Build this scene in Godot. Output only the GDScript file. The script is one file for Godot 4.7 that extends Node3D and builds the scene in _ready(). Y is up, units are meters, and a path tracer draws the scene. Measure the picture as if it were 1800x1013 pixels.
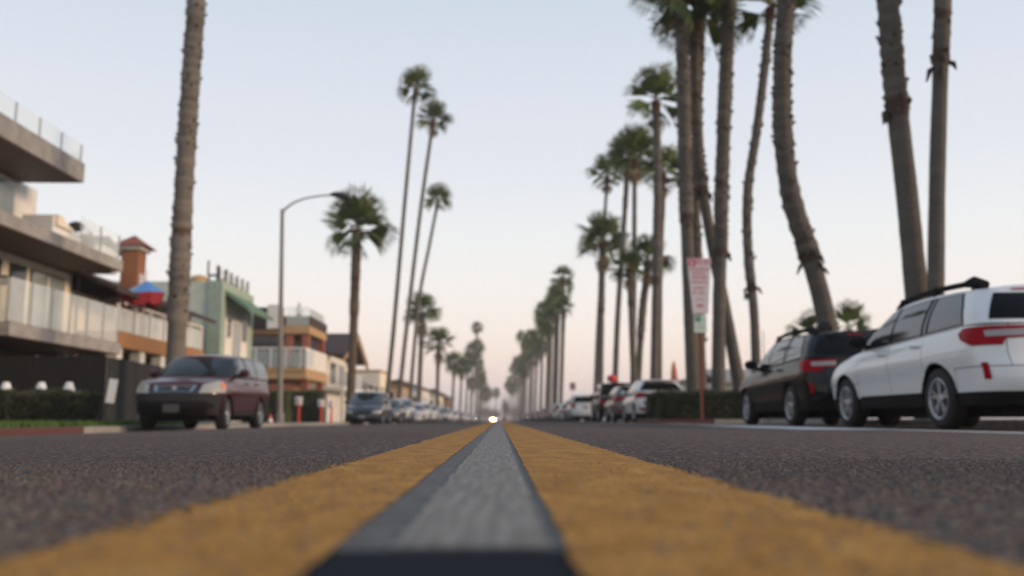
extends Node3D
# A palm-lined beach street at dusk, seen from the asphalt between the two yellow centre lines.

var M := {}
var used := {}
var rng := RandomNumberGenerator.new()

func _ready():
	rng.seed = 20
	# ---------- camera ----------
	var cam := Camera3D.new()
	cam.name = "Camera"
	cam.fov = 35.13
	cam.near = 0.05
	cam.far = 6000.0
	var ca := CameraAttributesPhysical.new()
	ca.frustum_focal_length = 37.9
	ca.frustum_focus_distance = 2.6
	ca.frustum_near = 0.05
	ca.frustum_far = 6000.0
	ca.exposure_aperture = 2.75
	cam.attributes = ca
	cam.position = Vector3(0, 0.09, 0)
	cam.rotation = Vector3(deg_to_rad(8.198), deg_to_rad(-0.78), 0)
	add_child(cam)
	cam.fov = 35.13
	# ---------- sky, air ----------
	var env := Environment.new()
	env.background_mode = Environment.BG_SKY
	var sky := Sky.new()
	sky.sky_material = dusk_sky()
	env.sky = sky
	env.tonemap_mode = Environment.TONE_MAPPER_LINEAR
	env.tonemap_exposure = 1.16
	env.fog_enabled = true
	env.fog_density = 0.00062
	env.fog_light_color = Color(0.9, 0.88, 0.88)
	env.sdfgi_enabled = true
	env.ssao_enabled = true
	env.ssil_enabled = true
	var we := WorldEnvironment.new()
	we.name = "WorldEnvironment"
	we.environment = env
	add_child(we)
	# ---------- sun: the broad glow of the sunset, low on the right and a little behind ----------
	var sun := DirectionalLight3D.new()
	sun.name = "Sun"
	sun.light_color = Color(1.0, 0.86, 0.72)
	sun.light_energy = 0.88
	sun.light_angular_distance = 14.0
	sun.shadow_enabled = true
	add_child(sun)
	sun.look_at_from_position(Vector3(0.93, 0.22, 0.26) * 50.0, Vector3.ZERO)
	materials()
	ground()
	houses()
	palms()
	street_things()
	cars()

# ================= helpers =================
func numbered(n: String) -> String:
	var k: int = used.get(n, 0)
	used[n] = k + 1
	return n if k == 0 else "%s_%03d" % [n, k]

func thing(called: String, label: String, category: String, at := Vector3.ZERO, turn := 0.0, group := "") -> Node3D:
	var o := Node3D.new()
	o.name = numbered(called)
	add_child(o)
	o.position = at
	o.rotation.y = turn
	tag(o, label, category, group)
	return o

func tag(o: Node, label: String, category: String, group := ""):
	o.set_meta("label", label)
	o.set_meta("category", category)
	if group != "":
		o.set_meta("group", group)

func part(called: String, mesh: Mesh, mat: Material, parent: Node3D) -> MeshInstance3D:
	var o := MeshInstance3D.new()
	o.name = called if parent != self else numbered(called)
	o.mesh = mesh
	o.material_override = mat
	parent.add_child(o, true)
	return o

func struct(called: String, mesh: Mesh, mat: Material) -> MeshInstance3D:
	var o := part(called, mesh, mat, self)
	o.set_meta("kind", "structure")
	return o

# box by its limits; d is the distance along the street (z = -d)
func bx(parent: Node3D, called: String, mat: Material, x0: float, x1: float, y0: float, y1: float, d0: float, d1: float) -> MeshInstance3D:
	var b := BoxMesh.new()
	b.size = Vector3(absf(x1 - x0), absf(y1 - y0), absf(d1 - d0))
	var o := part(called, b, mat, parent)
	o.position = Vector3((x0 + x1) / 2, (y0 + y1) / 2, -(d0 + d1) / 2) - (parent.position if parent != self else Vector3.ZERO)
	return o

func st() -> SurfaceTool:
	var s := SurfaceTool.new()
	s.begin(Mesh.PRIMITIVE_TRIANGLES)
	return s

func tri(s: SurfaceTool, a: Vector3, b: Vector3, c: Vector3, n: Vector3, col := Color.WHITE):
	if (b - a).cross(c - a).dot(n) > 0.0:
		var t := b
		b = c
		c = t
	for p in [a, b, c]:
		s.set_normal(n)
		s.set_color(col)
		s.set_uv(Vector2(p.x, p.z))
		s.add_vertex(p)

func quad(s: SurfaceTool, a: Vector3, b: Vector3, c: Vector3, d: Vector3, n: Vector3, col := Color.WHITE):
	tri(s, a, b, c, n, col)
	tri(s, a, c, d, n, col)

func prism(s: SurfaceTool, poly: PackedVector2Array, depth: float):
	# polygon in x,y extruded from z = -depth/2 to depth/2
	var ix := Geometry2D.triangulate_polygon(poly)
	for z in [-depth / 2, depth / 2]:
		for i in range(0, ix.size(), 3):
			tri(s, Vector3(poly[ix[i]].x, poly[ix[i]].y, z), Vector3(poly[ix[i + 1]].x, poly[ix[i + 1]].y, z), Vector3(poly[ix[i + 2]].x, poly[ix[i + 2]].y, z), Vector3(0, 0, signf(z)))
	var cw := 1.0 if Geometry2D.is_polygon_clockwise(poly) else -1.0
	for i in poly.size():
		var a := poly[i]
		var b := poly[(i + 1) % poly.size()]
		var t := (b - a).normalized()
		var n := Vector3(-t.y, t.x, 0) * cw
		quad(s, Vector3(a.x, a.y, -depth / 2), Vector3(b.x, b.y, -depth / 2), Vector3(b.x, b.y, depth / 2), Vector3(a.x, a.y, depth / 2), n)

func tube(s: SurfaceTool, pts: Array, radii: Array, sides := 8, cap := true, cols: Array = []):
	# smooth tube along points
	var rings := []
	for i in pts.size():
		var t: Vector3 = (pts[mini(i + 1, pts.size() - 1)] - pts[maxi(i - 1, 0)]).normalized()
		var ref := Vector3.FORWARD if absf(t.z) < 0.9 else Vector3.RIGHT
		var u := t.cross(ref).normalized()
		var v := t.cross(u).normalized()
		var ring := []
		for k in sides:
			var a := TAU * k / sides
			ring.append([u * cos(a) + v * sin(a)])
		rings.append(ring)
	for i in pts.size() - 1:
		for k in sides:
			var k2 := (k + 1) % sides
			var q := [[i, k], [i, k2], [i + 1, k2], [i + 1, k]]
			for f in [[0, 1, 2], [0, 2, 3]]:
				var pp := []
				var nn := []
				var cc := []
				for j in f:
					var n: Vector3 = rings[q[j][0]][q[j][1]][0]
					pp.append(pts[q[j][0]] + n * radii[q[j][0]])
					nn.append(n)
					cc.append(cols[q[j][0]] if cols.size() else Color.WHITE)
				smooth_tri(s, pp, nn, cc)
	if cap:
		for e in [0, pts.size() - 1]:
			var t2: Vector3 = (pts[1] - pts[0]).normalized() * -1.0 if e == 0 else (pts[e] - pts[e - 1]).normalized()
			for k in range(1, sides - 1):
				tri(s, pts[e] + rings[e][0][0] * radii[e], pts[e] + rings[e][k][0] * radii[e], pts[e] + rings[e][k + 1][0] * radii[e], t2, cols[e] if cols.size() else Color.WHITE)

func smooth_tri(s: SurfaceTool, p: Array, n: Array, c: Array):
	var order := [0, 1, 2]
	if (p[1] - p[0]).cross(p[2] - p[0]).dot(n[0] + n[1] + n[2]) > 0.0:
		order = [0, 2, 1]
	for j in order:
		s.set_normal(n[j])
		s.set_color(c[j])
		s.set_uv(Vector2(p[j].x, p[j].y))
		s.add_vertex(p[j])

func lathe(s: SurfaceTool, prof: Array, sides := 24, axis := "y"):
	# profile of (radius, height)
	for i in prof.size() - 1:
		var a: Vector2 = prof[i]
		var b: Vector2 = prof[i + 1]
		var t := (b - a).normalized()
		var nr := t.y
		var ny := -t.x
		for k in sides:
			var pp := []
			var nn := []
			for e in [[a, k], [b, k], [b, k + 1], [a, k + 1]]:
				var w: float = TAU * e[1] / sides
				var p := Vector3(e[0].x * cos(w), e[0].y, e[0].x * sin(w))
				var n := Vector3(nr * cos(w), ny, nr * sin(w))
				if axis == "x":
					p = Vector3(p.y, p.x, p.z)
					n = Vector3(n.y, n.x, n.z)
				pp.append(p)
				nn.append(n)
			smooth_tri(s, [pp[0], pp[1], pp[2]], [nn[0], nn[1], nn[2]], [Color.WHITE, Color.WHITE, Color.WHITE])
			smooth_tri(s, [pp[0], pp[2], pp[3]], [nn[0], nn[2], nn[3]], [Color.WHITE, Color.WHITE, Color.WHITE])

func curve(tab: Array, x: float) -> float:
	# smooth-ish table lookup of Vector2 points
	if x <= tab[0].x:
		return tab[0].y
	for i in tab.size() - 1:
		if x <= tab[i + 1].x:
			var t: float = (x - tab[i].x) / (tab[i + 1].x - tab[i].x)
			return lerpf(tab[i].y, tab[i + 1].y, t)
	return tab[-1].y

func V(list: Array) -> Array:
	var out := []
	for i in range(0, list.size(), 2):
		out.append(Vector2(list[i], list[i + 1]))
	return out

# ================= sky =================
func dusk_sky() -> PanoramaSkyMaterial:
	# elevation (degrees) -> colour, the same all round; a little warmer and brighter towards the set sun
	var stops := [[0.0, Color8(214, 205, 206)], [0.8, Color8(221, 208, 206)], [2.2, Color8(238, 218, 208)], [3.8, Color8(246, 228, 215)], [5.6, Color8(248, 236, 226)], [8.0, Color8(243, 239, 235)],
		[11.5, Color8(237, 239, 240)], [16.0, Color8(228, 232, 240)], [20.0, Color8(221, 227, 238)], [26.0, Color8(205, 218, 230)], [45.0, Color8(176, 198, 222)], [90.0, Color8(146, 174, 208)]]
	var w := 256
	var h := 1024
	var im := Image.create(w, h, false, Image.FORMAT_RGBF)
	for y in h:
		var e := 90.0 - (y + 0.5) / h * 180.0
		var c := Color8(120, 112, 108).srgb_to_linear()
		if e >= 0.0:
			for i in stops.size() - 1:
				if e <= stops[i + 1][0]:
					var t: float = (e - stops[i][0]) / (stops[i + 1][0] - stops[i][0])
					c = stops[i][1].srgb_to_linear().lerp(stops[i + 1][1].srgb_to_linear(), t) * lerpf(1.0, 0.885, minf(e / 16.0, 1.0))
					break
		for x in w:
			im.set_pixel(x, y, c)
	var m := PanoramaSkyMaterial.new()
	m.panorama = ImageTexture.create_from_image(im)
	return m

# ================= materials =================
func mat(lin: Color, rough := 0.8, metal := 0.0) -> StandardMaterial3D:
	var m := StandardMaterial3D.new()
	m.albedo_color = lin.linear_to_srgb()
	m.roughness = rough
	m.metallic = metal
	return m

func L(r: float, g: float, b: float) -> Color:
	return Color(r, g, b)

func noise_tex(freq: float, lo: Color, hi: Color, oct := 4, kind := FastNoiseLite.TYPE_SIMPLEX_SMOOTH, size := 512, sd := 3) -> NoiseTexture2D:
	var n := FastNoiseLite.new()
	n.noise_type = kind
	n.frequency = freq
	n.fractal_octaves = oct
	n.seed = sd
	var t := NoiseTexture2D.new()
	t.width = size
	t.height = size
	t.seamless = true
	t.noise = n
	var g := Gradient.new()
	g.set_color(0, lo)
	g.set_color(1, hi)
	t.color_ramp = g
	return t

func textured(lin: Color, rough: float, tex: Texture2D, scale: float, bump: Texture2D = null, bump_cm := 1.0) -> StandardMaterial3D:
	var m := mat(lin, rough)
	m.albedo_texture = tex
	m.uv1_triplanar = true
	m.uv1_world_triplanar = true
	m.uv1_scale = Vector3.ONE * scale
	if bump:
		m.heightmap_enabled = true
		m.heightmap_texture = bump
		m.heightmap_scale = bump_cm
	return m

var asphalt_height: ImageTexture

func asphalt_textures(stone_cols: Array, binder: Color, n_px: int, stones: int, rlo: float, rhi: float, sd: int) -> Array:
	var r := RandomNumberGenerator.new()
	r.seed = sd
	var im := Image.create(n_px, n_px, false, Image.FORMAT_RGB8)
	var hm := Image.create(n_px, n_px, false, Image.FORMAT_RGB8)
	im.fill(binder)
	hm.fill(Color(0.1, 0.1, 0.1))
	for i in stones:
		var cx := r.randf() * n_px
		var cy := r.randf() * n_px
		var a := r.randf_range(rlo, rhi)
		var b := a * r.randf_range(0.6, 1.0)
		var th := r.randf() * PI
		var ct := cos(th)
		var sn := sin(th)
		var base: Color = stone_cols[r.randi() % stone_cols.size()]
		var k := r.randf_range(0.72, 1.25)
		var col := Color(base.r * k, base.g * k, base.b * k)
		var top := r.randf_range(0.45, 1.0)
		var R := int(ceil(a))
		for dy in range(-R, R + 1):
			for dx in range(-R, R + 1):
				var u := (dx * ct + dy * sn) / a
				var v := (-dx * sn + dy * ct) / b
				var q := u * u + v * v
				if q < 1.0:
					var px := posmod(int(cx) + dx, n_px)
					var py := posmod(int(cy) + dy, n_px)
					var hh := top * (1.0 - 0.55 * q)
					if hh > hm.get_pixel(px, py).r:
						hm.set_pixel(px, py, Color(hh, hh, hh))
						im.set_pixel(px, py, col)
	return [ImageTexture.create_from_image(im), ImageTexture.create_from_image(hm)]

func materials():
	# asphalt: grey, brown, bluish and reddish stones in a dark binder
	var a := asphalt_textures([Color8(112, 98, 92), Color8(96, 88, 86), Color8(126, 106, 94), Color8(102, 86, 84), Color8(84, 88, 94), Color8(138, 124, 112), Color8(122, 90, 80), Color8(80, 73, 72)], Color8(56, 50, 50), 1024, 15000, 3.0, 7.5, 5)
	M.asphalt = mat(Color(1, 1, 1), 0.95)
	M.asphalt.albedo_color = Color(1, 0.98, 0.97)
	M.asphalt.albedo_texture = a[0]
	M.asphalt.uv1_scale = Vector3(0.72, 0.72, 1)
	M.asphalt.heightmap_enabled = true
	M.asphalt.heightmap_texture = a[1]
	M.asphalt.heightmap_scale = 0.5
	M.asphalt.metallic_specular = 0.35
	var big := noise_tex(0.006, Color(0.80, 0.80, 0.80), Color(1.0, 1.0, 1.0), 4, FastNoiseLite.TYPE_SIMPLEX_SMOOTH, 512, 9)
	M.asphalt.detail_enabled = true
	M.asphalt.detail_albedo = big
	M.asphalt.detail_blend_mode = BaseMaterial3D.BLEND_MODE_MUL
	M.asphalt.detail_uv_layer = BaseMaterial3D.DETAIL_UV_2
	# worn yellow paint over the same stones
	var yn := noise_tex(0.02, Color8(157, 110, 47), Color8(194, 146, 76), 5, FastNoiseLite.TYPE_SIMPLEX_SMOOTH, 512, 21)
	M.yellow = mat(Color(1, 1, 1), 0.85)
	M.yellow.albedo_color = Color(1, 1, 1)
	M.yellow.albedo_texture = yn
	M.yellow.uv1_scale = Vector3(1.1, 1.1, 1)
	M.yellow.metallic_specular = 0.35
	M.yellow.heightmap_enabled = true
	M.yellow.heightmap_texture = a[1]
	M.yellow.heightmap_scale = 0.25
	M.yellow.detail_enabled = true
	M.yellow.detail_albedo = noise_tex(0.012, Color(0.78, 0.74, 0.66), Color(1.0, 1.0, 1.0), 6, FastNoiseLite.TYPE_SIMPLEX_SMOOTH, 512, 61)
	M.yellow.detail_blend_mode = BaseMaterial3D.BLEND_MODE_MUL
	M.yellow.detail_uv_layer = BaseMaterial3D.DETAIL_UV_2
	M.yellow.uv2_scale = Vector3(90, 40, 1)
	M.strip = mat(L(0.27, 0.252, 0.228), 0.85)
	M.strip.albedo_texture = noise_tex(0.03, Color(0.72, 0.72, 0.72), Color(1, 1, 1), 5, FastNoiseLite.TYPE_SIMPLEX_SMOOTH, 512, 33)
	M.strip.uv1_scale = Vector3(5.0, 0.3, 1)
	M.strip.metallic_specular = 0.3
	M.strip_edge = mat(L(0.12, 0.122, 0.122), 0.9)
	M.strip_edge.albedo_texture = noise_tex(0.05, Color(0.6, 0.6, 0.6), Color(1, 1, 1), 5, FastNoiseLite.TYPE_SIMPLEX_SMOOTH, 256, 34)
	M.strip_edge.uv1_scale = Vector3(2.2, 2.2, 1)
	M.tar = mat(L(0.024, 0.027, 0.032), 1.0)
	M.tar.metallic_specular = 0.05
	M.white_paint = textured(L(0.72, 0.72, 0.7), 0.8, noise_tex(0.05, Color(0.75, 0.75, 0.75), Color(1, 1, 1)), 0.8)
	M.concrete = textured(L(0.34, 0.32, 0.29), 0.9, noise_tex(0.02, Color(0.78, 0.78, 0.78), Color(1, 1, 1)), 0.5)
	M.slab = textured(L(0.36, 0.345, 0.33), 0.9, noise_tex(0.015, Color(0.82, 0.82, 0.82), Color(1, 1, 1), 5), 0.2)
	M.red_kerb = textured(L(0.16, 0.062, 0.055), 0.85, noise_tex(0.03, Color(0.6, 0.6, 0.6), Color(1, 1, 1), 5, FastNoiseLite.TYPE_SIMPLEX_SMOOTH, 512, 40), 0.8)
	M.grass = textured(L(0.10, 0.16, 0.035), 0.95, noise_tex(0.05, Color(0.5, 0.6, 0.4), Color(1, 1, 1), 4), 0.8)
	M.soil = textured(L(0.20, 0.17, 0.13), 0.95, noise_tex(0.02, Color(0.7, 0.7, 0.7), Color(1, 1, 1), 4), 0.2)
	M.black_fabric = textured(L(0.012, 0.012, 0.013), 0.9, noise_tex(0.02, Color(0.6, 0.6, 0.6), Color(1, 1, 1), 4), 0.4)
	M.grey_fabric = textured(L(0.03, 0.03, 0.03), 0.9, noise_tex(0.02, Color(0.6, 0.6, 0.6), Color(1, 1, 1), 4), 0.4)
	var wall_tex := noise_tex(0.01, Color(0.9, 0.9, 0.9), Color(1, 1, 1), 5)
	M.white_wall = textured(L(0.80, 0.77, 0.70), 0.85, wall_tex, 0.3)
	M.cream_wall = textured(L(0.86, 0.77, 0.61), 0.85, wall_tex, 0.3)
	M.pink_wall = textured(L(0.76, 0.65, 0.57), 0.85, wall_tex, 0.3)
	M.green_wall = textured(L(0.52, 0.58, 0.50), 0.85, wall_tex, 0.3)
	M.green_trim = textured(L(0.33, 0.42, 0.34), 0.85, wall_tex, 0.3)
	M.tan_wood = textured(L(0.50, 0.31, 0.15), 0.75, wall_tex, 0.5)
	M.orange_wood = textured(L(0.36, 0.17, 0.06), 0.75, wall_tex, 0.5)
	M.brown_siding = textured(L(0.27, 0.145, 0.07), 0.8, wall_tex, 0.5)
	M.dark_brown = textured(L(0.055, 0.035, 0.028), 0.85, wall_tex, 0.5)
	M.red_wood = textured(L(0.36, 0.11, 0.065), 0.7, wall_tex, 0.5)
	M.soffit = textured(L(0.17, 0.10, 0.065), 0.6, noise_tex(0.03, Color(0.6, 0.6, 0.6), Color(1, 1, 1)), 0.4)
	M.roof_brown = textured(L(0.075, 0.045, 0.04), 0.9, noise_tex(0.06, Color(0.6, 0.6, 0.6), Color(1, 1, 1)), 0.6)
	M.brick = textured(L(0.50, 0.22, 0.10), 0.85, noise_tex(0.06, Color(0.75, 0.7, 0.7), Color(1, 1, 1)), 0.8)
	M.window = mat(L(0.03, 0.035, 0.04), 0.06)
	M.window_pale = mat(L(0.25, 0.29, 0.29), 0.1)
	M.frame_dark = mat(L(0.03, 0.026, 0.024), 0.5)
	M.frame_white = mat(L(0.78, 0.77, 0.74), 0.5)
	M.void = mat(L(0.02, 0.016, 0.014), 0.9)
	M.rail_glass = mat(L(0.82, 0.90, 0.87), 0.06)
	M.rail_glass.transparency = BaseMaterial3D.TRANSPARENCY_ALPHA
	M.rail_glass.albedo_color.a = 0.2
	M.steel = mat(L(0.42, 0.42, 0.42), 0.4, 0.8)
	M.galv = textured(L(0.36, 0.33, 0.29), 0.6, noise_tex(0.02, Color(0.8, 0.8, 0.8), Color(1, 1, 1)), 0.6)
	M.rust = textured(L(0.26, 0.075, 0.04), 0.8, noise_tex(0.05, Color(0.6, 0.6, 0.6), Color(1, 1, 1)), 1.5)
	M.post_red = mat(L(0.58, 0.05, 0.03), 0.45)
	M.white_plastic = mat(L(0.78, 0.78, 0.76), 0.4)
	M.orange_fabric = mat(L(0.52, 0.17, 0.07), 0.85)
	M.blue_fabric = mat(L(0.09, 0.26, 0.58), 0.8)
	M.pale_blue_fabric = mat(L(0.42, 0.54, 0.66), 0.8)
	M.red_fabric = mat(L(0.30, 0.012, 0.02), 0.8)
	M.awning = textured(L(0.12, 0.21, 0.14), 0.85, wall_tex, 1.0)
	M.bark = StandardMaterial3D.new()
	M.bark.vertex_color_use_as_albedo = true
	M.bark.roughness = 0.95
	M.bark.albedo_texture = noise_tex(0.06, Color(0.42, 0.41, 0.40), Color(1, 1, 1), 6, FastNoiseLite.TYPE_SIMPLEX_SMOOTH, 512, 51)
	M.bark.uv1_triplanar = true
	M.bark.uv1_scale = Vector3(2.2, 0.45, 2.2)
	M.frond = StandardMaterial3D.new()
	M.frond.vertex_color_use_as_albedo = true
	M.frond.roughness = 0.55
	M.frond.backlight_enabled = true
	M.frond.backlight = Color(0.5, 0.55, 0.28)
	M.hedge = StandardMaterial3D.new()
	M.hedge.vertex_color_use_as_albedo = true
	M.hedge.roughness = 0.6

# ================= ground =================
func gy(x: float, d: float) -> float:
	# the road: crowned, lower on the left, dipping gently in the distance
	var y := 0.0
	if x < 0.0:
		y = -0.17 * pow(minf(absf(x), 7.7) / 7.6, 1.4)
	else:
		y = -0.03 * minf(x / 5.0, 1.0)
	var f := maxf(d - 30.0, 0.0)
	y -= 0.62 * (1.0 - exp(-f * f / (f + 60.0) / 110.0))
	return y

func dlist(lo: float, hi: float) -> Array:
	var out := [lo]
	var d := lo
	while d < hi:
		d += maxf(0.4, absf(d) * 0.06)
		out.append(minf(d, hi))
	return out

func sheet(xs: Array, ds: Array, lift: float, uv2 := 0.02, flat_x = null) -> ArrayMesh:
	var s := st()
	for i in ds.size() - 1:
		for j in xs.size() - 1:
			var c := []
			for e in [[j, i], [j + 1, i], [j + 1, i + 1], [j, i + 1]]:
				var x: float = xs[e[0]]
				var d: float = ds[e[1]]
				c.append(Vector3(x, gy(x if flat_x == null else flat_x, d) + lift, -d))
			for f in [[0, 2, 1], [0, 3, 2]]:
				for k in f:
					s.set_uv(Vector2(c[k].x, c[k].z))
					s.set_uv2(Vector2(c[k].x, c[k].z) * uv2)
					s.add_vertex(c[k])
	s.index()
	s.generate_normals()
	return s.commit()

func strip_mesh(x_left: float, x_right: float, d0: float, d1: float, lift: float, ragged_l: float, ragged_r: float, sd: int) -> ArrayMesh:
	# a painted stripe whose edges wander and fray as thick paint on coarse stones does
	var n := FastNoiseLite.new()
	n.seed = sd
	n.frequency = 1.0
	n.fractal_octaves = 3
	var s := st()
	var d := d0
	var prev := []
	while true:
		var fine := 26.0
		var l := x_left + ragged_l * (n.get_noise_2d(d * fine, 0) * 1.6 + n.get_noise_2d(d * 3.0, 50) * 1.0)
		var r := x_right + ragged_r * (n.get_noise_2d(d * fine, 90) * 1.6 + n.get_noise_2d(d * 3.0, 130) * 1.0)
		var row := [Vector3(l, gy(l, d) + lift, -d), Vector3((l + r) / 2, gy((l + r) / 2, d) + lift, -d), Vector3(r, gy(r, d) + lift, -d)]
		if prev.size():
			for j in 2:
				for k in [prev[j], row[j + 1], prev[j + 1], prev[j], row[j], row[j + 1]]:
					s.set_uv(Vector2(k.x, k.z))
					s.set_uv2(Vector2(k.x, k.z) * 0.02)
					s.add_vertex(k)
		prev = row
		if d >= d1:
			break
		d = minf(d1, d + (0.008 if d < 3.0 else 0.05 if d < 12.0 else 1.0 if d < 60.0 else 6.0))
	s.generate_normals()
	return s.commit()

func kerb_mesh(x0: float, x1: float, d0: float, d1: float, top: float) -> ArrayMesh:
	var s := st()
	var road_x := x1 if absf(x1) < absf(x0) else x0
	var n := int(ceil((d1 - d0) / 2.5))
	var side := signf(road_x) * -1.0
	for i in n:
		var a := lerpf(d0, d1, float(i) / n)
		var b := lerpf(d0, d1, float(i + 1) / n)
		var ya := gy(road_x, a) + top
		var yb := gy(road_x, b) + top
		var bev := 0.02 * side
		quad(s, Vector3(x0 + (bev * -1 if x0 == road_x else 0.0), ya, -a), Vector3(x1 - (bev if x1 == road_x else 0.0), ya, -a), Vector3(x1 - (bev if x1 == road_x else 0.0), yb, -b), Vector3(x0 + (bev * -1 if x0 == road_x else 0.0), yb, -b), Vector3.UP)
		quad(s, Vector3(road_x - bev, ya, -a), Vector3(road_x, ya - 0.02, -a), Vector3(road_x, yb - 0.02, -b), Vector3(road_x - bev, yb, -b), Vector3(side, 1, 0).normalized())
		quad(s, Vector3(road_x, ya - 0.02, -a), Vector3(road_x, ya - 0.5, -a), Vector3(road_x, yb - 0.5, -b), Vector3(road_x, yb - 0.02, -b), Vector3(side, 0, 0))
	for e in [[d0, 1.0], [d1, -1.0]]:
		var y := gy(road_x, e[0]) + top
		quad(s, Vector3(x0, y, -e[0]), Vector3(x1, y, -e[0]), Vector3(x1, y - 0.5, -e[0]), Vector3(x0, y - 0.5, -e[0]), Vector3(0, 0, e[1]))
	return s.commit()

func ground():
	# far land, below everything, out to the horizon
	var s := st()
	quad(s, Vector3(-4000, -1.6, 600), Vector3(4000, -1.6, 600), Vector3(4000, -1.6, -5000), Vector3(-4000, -1.6, -5000), Vector3.UP)
	struct("ground", s.commit(), M.soil)
	struct("road", sheet([-7.7, -6.5, -5.2, -4.0, -3.0, -2.2, -1.5, -0.9, -0.45, 0.0, 1.0, 2.5, 5.0, 7.1], dlist(-20.0, 700.0), 0.0), M.asphalt)
	# centre marking: yellow, grey sealed strip with dark edges, yellow
	var y := strip_mesh(-0.305, -0.112, -6.0, 600.0, 0.004, 0.011, 0.003, 4)
	struct("yellow_centre_line", y, M.yellow)
	y = strip_mesh(0.047, 0.307, -6.0, 600.0, 0.004, 0.003, 0.010, 5)
	struct("yellow_centre_line", y, M.yellow)
	struct("dark_seal_strip", strip_mesh(-0.118, 0.052, 0.635, 600.0, 0.0025, 0.001, 0.001, 6), M.strip_edge)
	struct("grey_seal_strip", strip_mesh(-0.075, 0.035, 0.64, 600.0, 0.0035, 0.004, 0.002, 7), M.strip)
	struct("tar_joint", strip_mesh(-0.118, 0.052, -6.0, 0.632, 0.0022, 0.001, 0.001, 8), M.tar)
	stones()
	# parking lane line
	struct("white_lane_line", strip_mesh(4.05, 4.45, 6.0, 23.5, 0.004, 0.02, 0.02, 11), M.white_paint)
	struct("white_bay_mark", strip_mesh(3.1, 4.04, 9.4, 14.6, 0.004, 0.015, 0.015, 12), M.white_paint)
	# left verge
	var kl := struct("red_kerb", kerb_mesh(-7.82, -7.62, 12.0, 17.0, 0.12), M.red_kerb)
	kl.set_meta("label", "faded red kerb along the lawn")
	struct("kerb", kerb_mesh(-7.82, -7.62, 17.0, 640.0, 0.12), M.concrete)
	struct("kerb", kerb_mesh(-7.82, -7.62, -20.0, 12.0, 0.12), M.concrete)
	struct("lawn", sheet([-9.6, -7.82], dlist(-20.0, 640.0), 0.115, 0.02, -7.7), M.grass)
	struct("pavement", sheet([-11.2, -9.6], dlist(-20.0, 640.0), 0.122, 0.02, -7.7), M.concrete)
	struct("front_yards", sheet([-60.0, -11.2], dlist(-20.0, 640.0), 0.118, 0.02, -7.7), M.soil)
	# right verge
	struct("kerb", kerb_mesh(7.02, 7.22, -20.0, 11.0, 0.12), M.concrete)
	struct("red_kerb", kerb_mesh(7.02, 7.22, 11.0, 12.2, 0.12), M.red_kerb)
	struct("kerb", kerb_mesh(7.02, 7.22, 12.2, 640.0, 0.12), M.concrete)
	struct("pavement", sheet([7.22, 9.6], dlist(-20.0, 640.0), 0.118, 0.02, 7.0), M.concrete)
	struct("sand", sheet([9.6, 80.0], dlist(-20.0, 640.0), 0.112, 0.02, 7.0), M.soil)
	# kerb build-out with the hedge on it
	struct("red_kerb", kerb_mesh(4.15, 4.33, 24.0, 27.8, 0.12), M.red_kerb)
	struct("kerb_build_out", sheet([4.33, 7.02], [24.0, 25.0, 26.0, 27.0, 27.8], 0.118, 0.02, 5.0), M.concrete)
	var bo := bx(self, "build_out_kerb_face", M.red_kerb, 4.15, 5.6, -0.3, 0.086, 23.84, 24.0)
	bo.set_meta("kind", "structure")
	bo = bx(self, "build_out_kerb_face", M.concrete, 5.6, 7.02, -0.3, 0.086, 23.84, 24.0)
	bo.set_meta("kind", "structure")
	# grass blades at the verge on the left, near the camera
	var mm := MultiMesh.new()
	mm.transform_format = MultiMesh.TRANSFORM_3D
	var bs := st()
	for k in 3:
		var a := k * 2.1
		var o := Vector3(cos(a), 0, sin(a)) * 0.012
		tri(bs, o + Vector3(-0.004, 0, 0), o + Vector3(0.004, 0, 0), o + Vector3(cos(a) * 0.02, 0.085 + 0.02 * k, sin(a) * 0.02), Vector3(0.3, 0.9, 0.3).normalized())
	mm.mesh = bs.commit()
	mm.instance_count = 16000
	for i in 16000:
		var x := rng.randf_range(-9.6, -7.83)
		var d := rng.randf_range(11.0, 24.0)
		mm.set_instance_transform(i, Transform3D(Basis(Vector3.UP, rng.randf() * TAU).scaled(Vector3.ONE * rng.randf_range(0.6, 1.2)), Vector3(x, gy(-7.7, d) + 0.115, -d)))
	var gi := MultiMeshInstance3D.new()
	gi.name = "grass_blades"
	gi.multimesh = mm
	gi.material_override = mat(L(0.11, 0.19, 0.035), 0.8)
	add_child(gi)
	gi.set_meta("kind", "stuff")
	tag(gi, "short green grass of the verge beside the red kerb", "grass")

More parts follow.
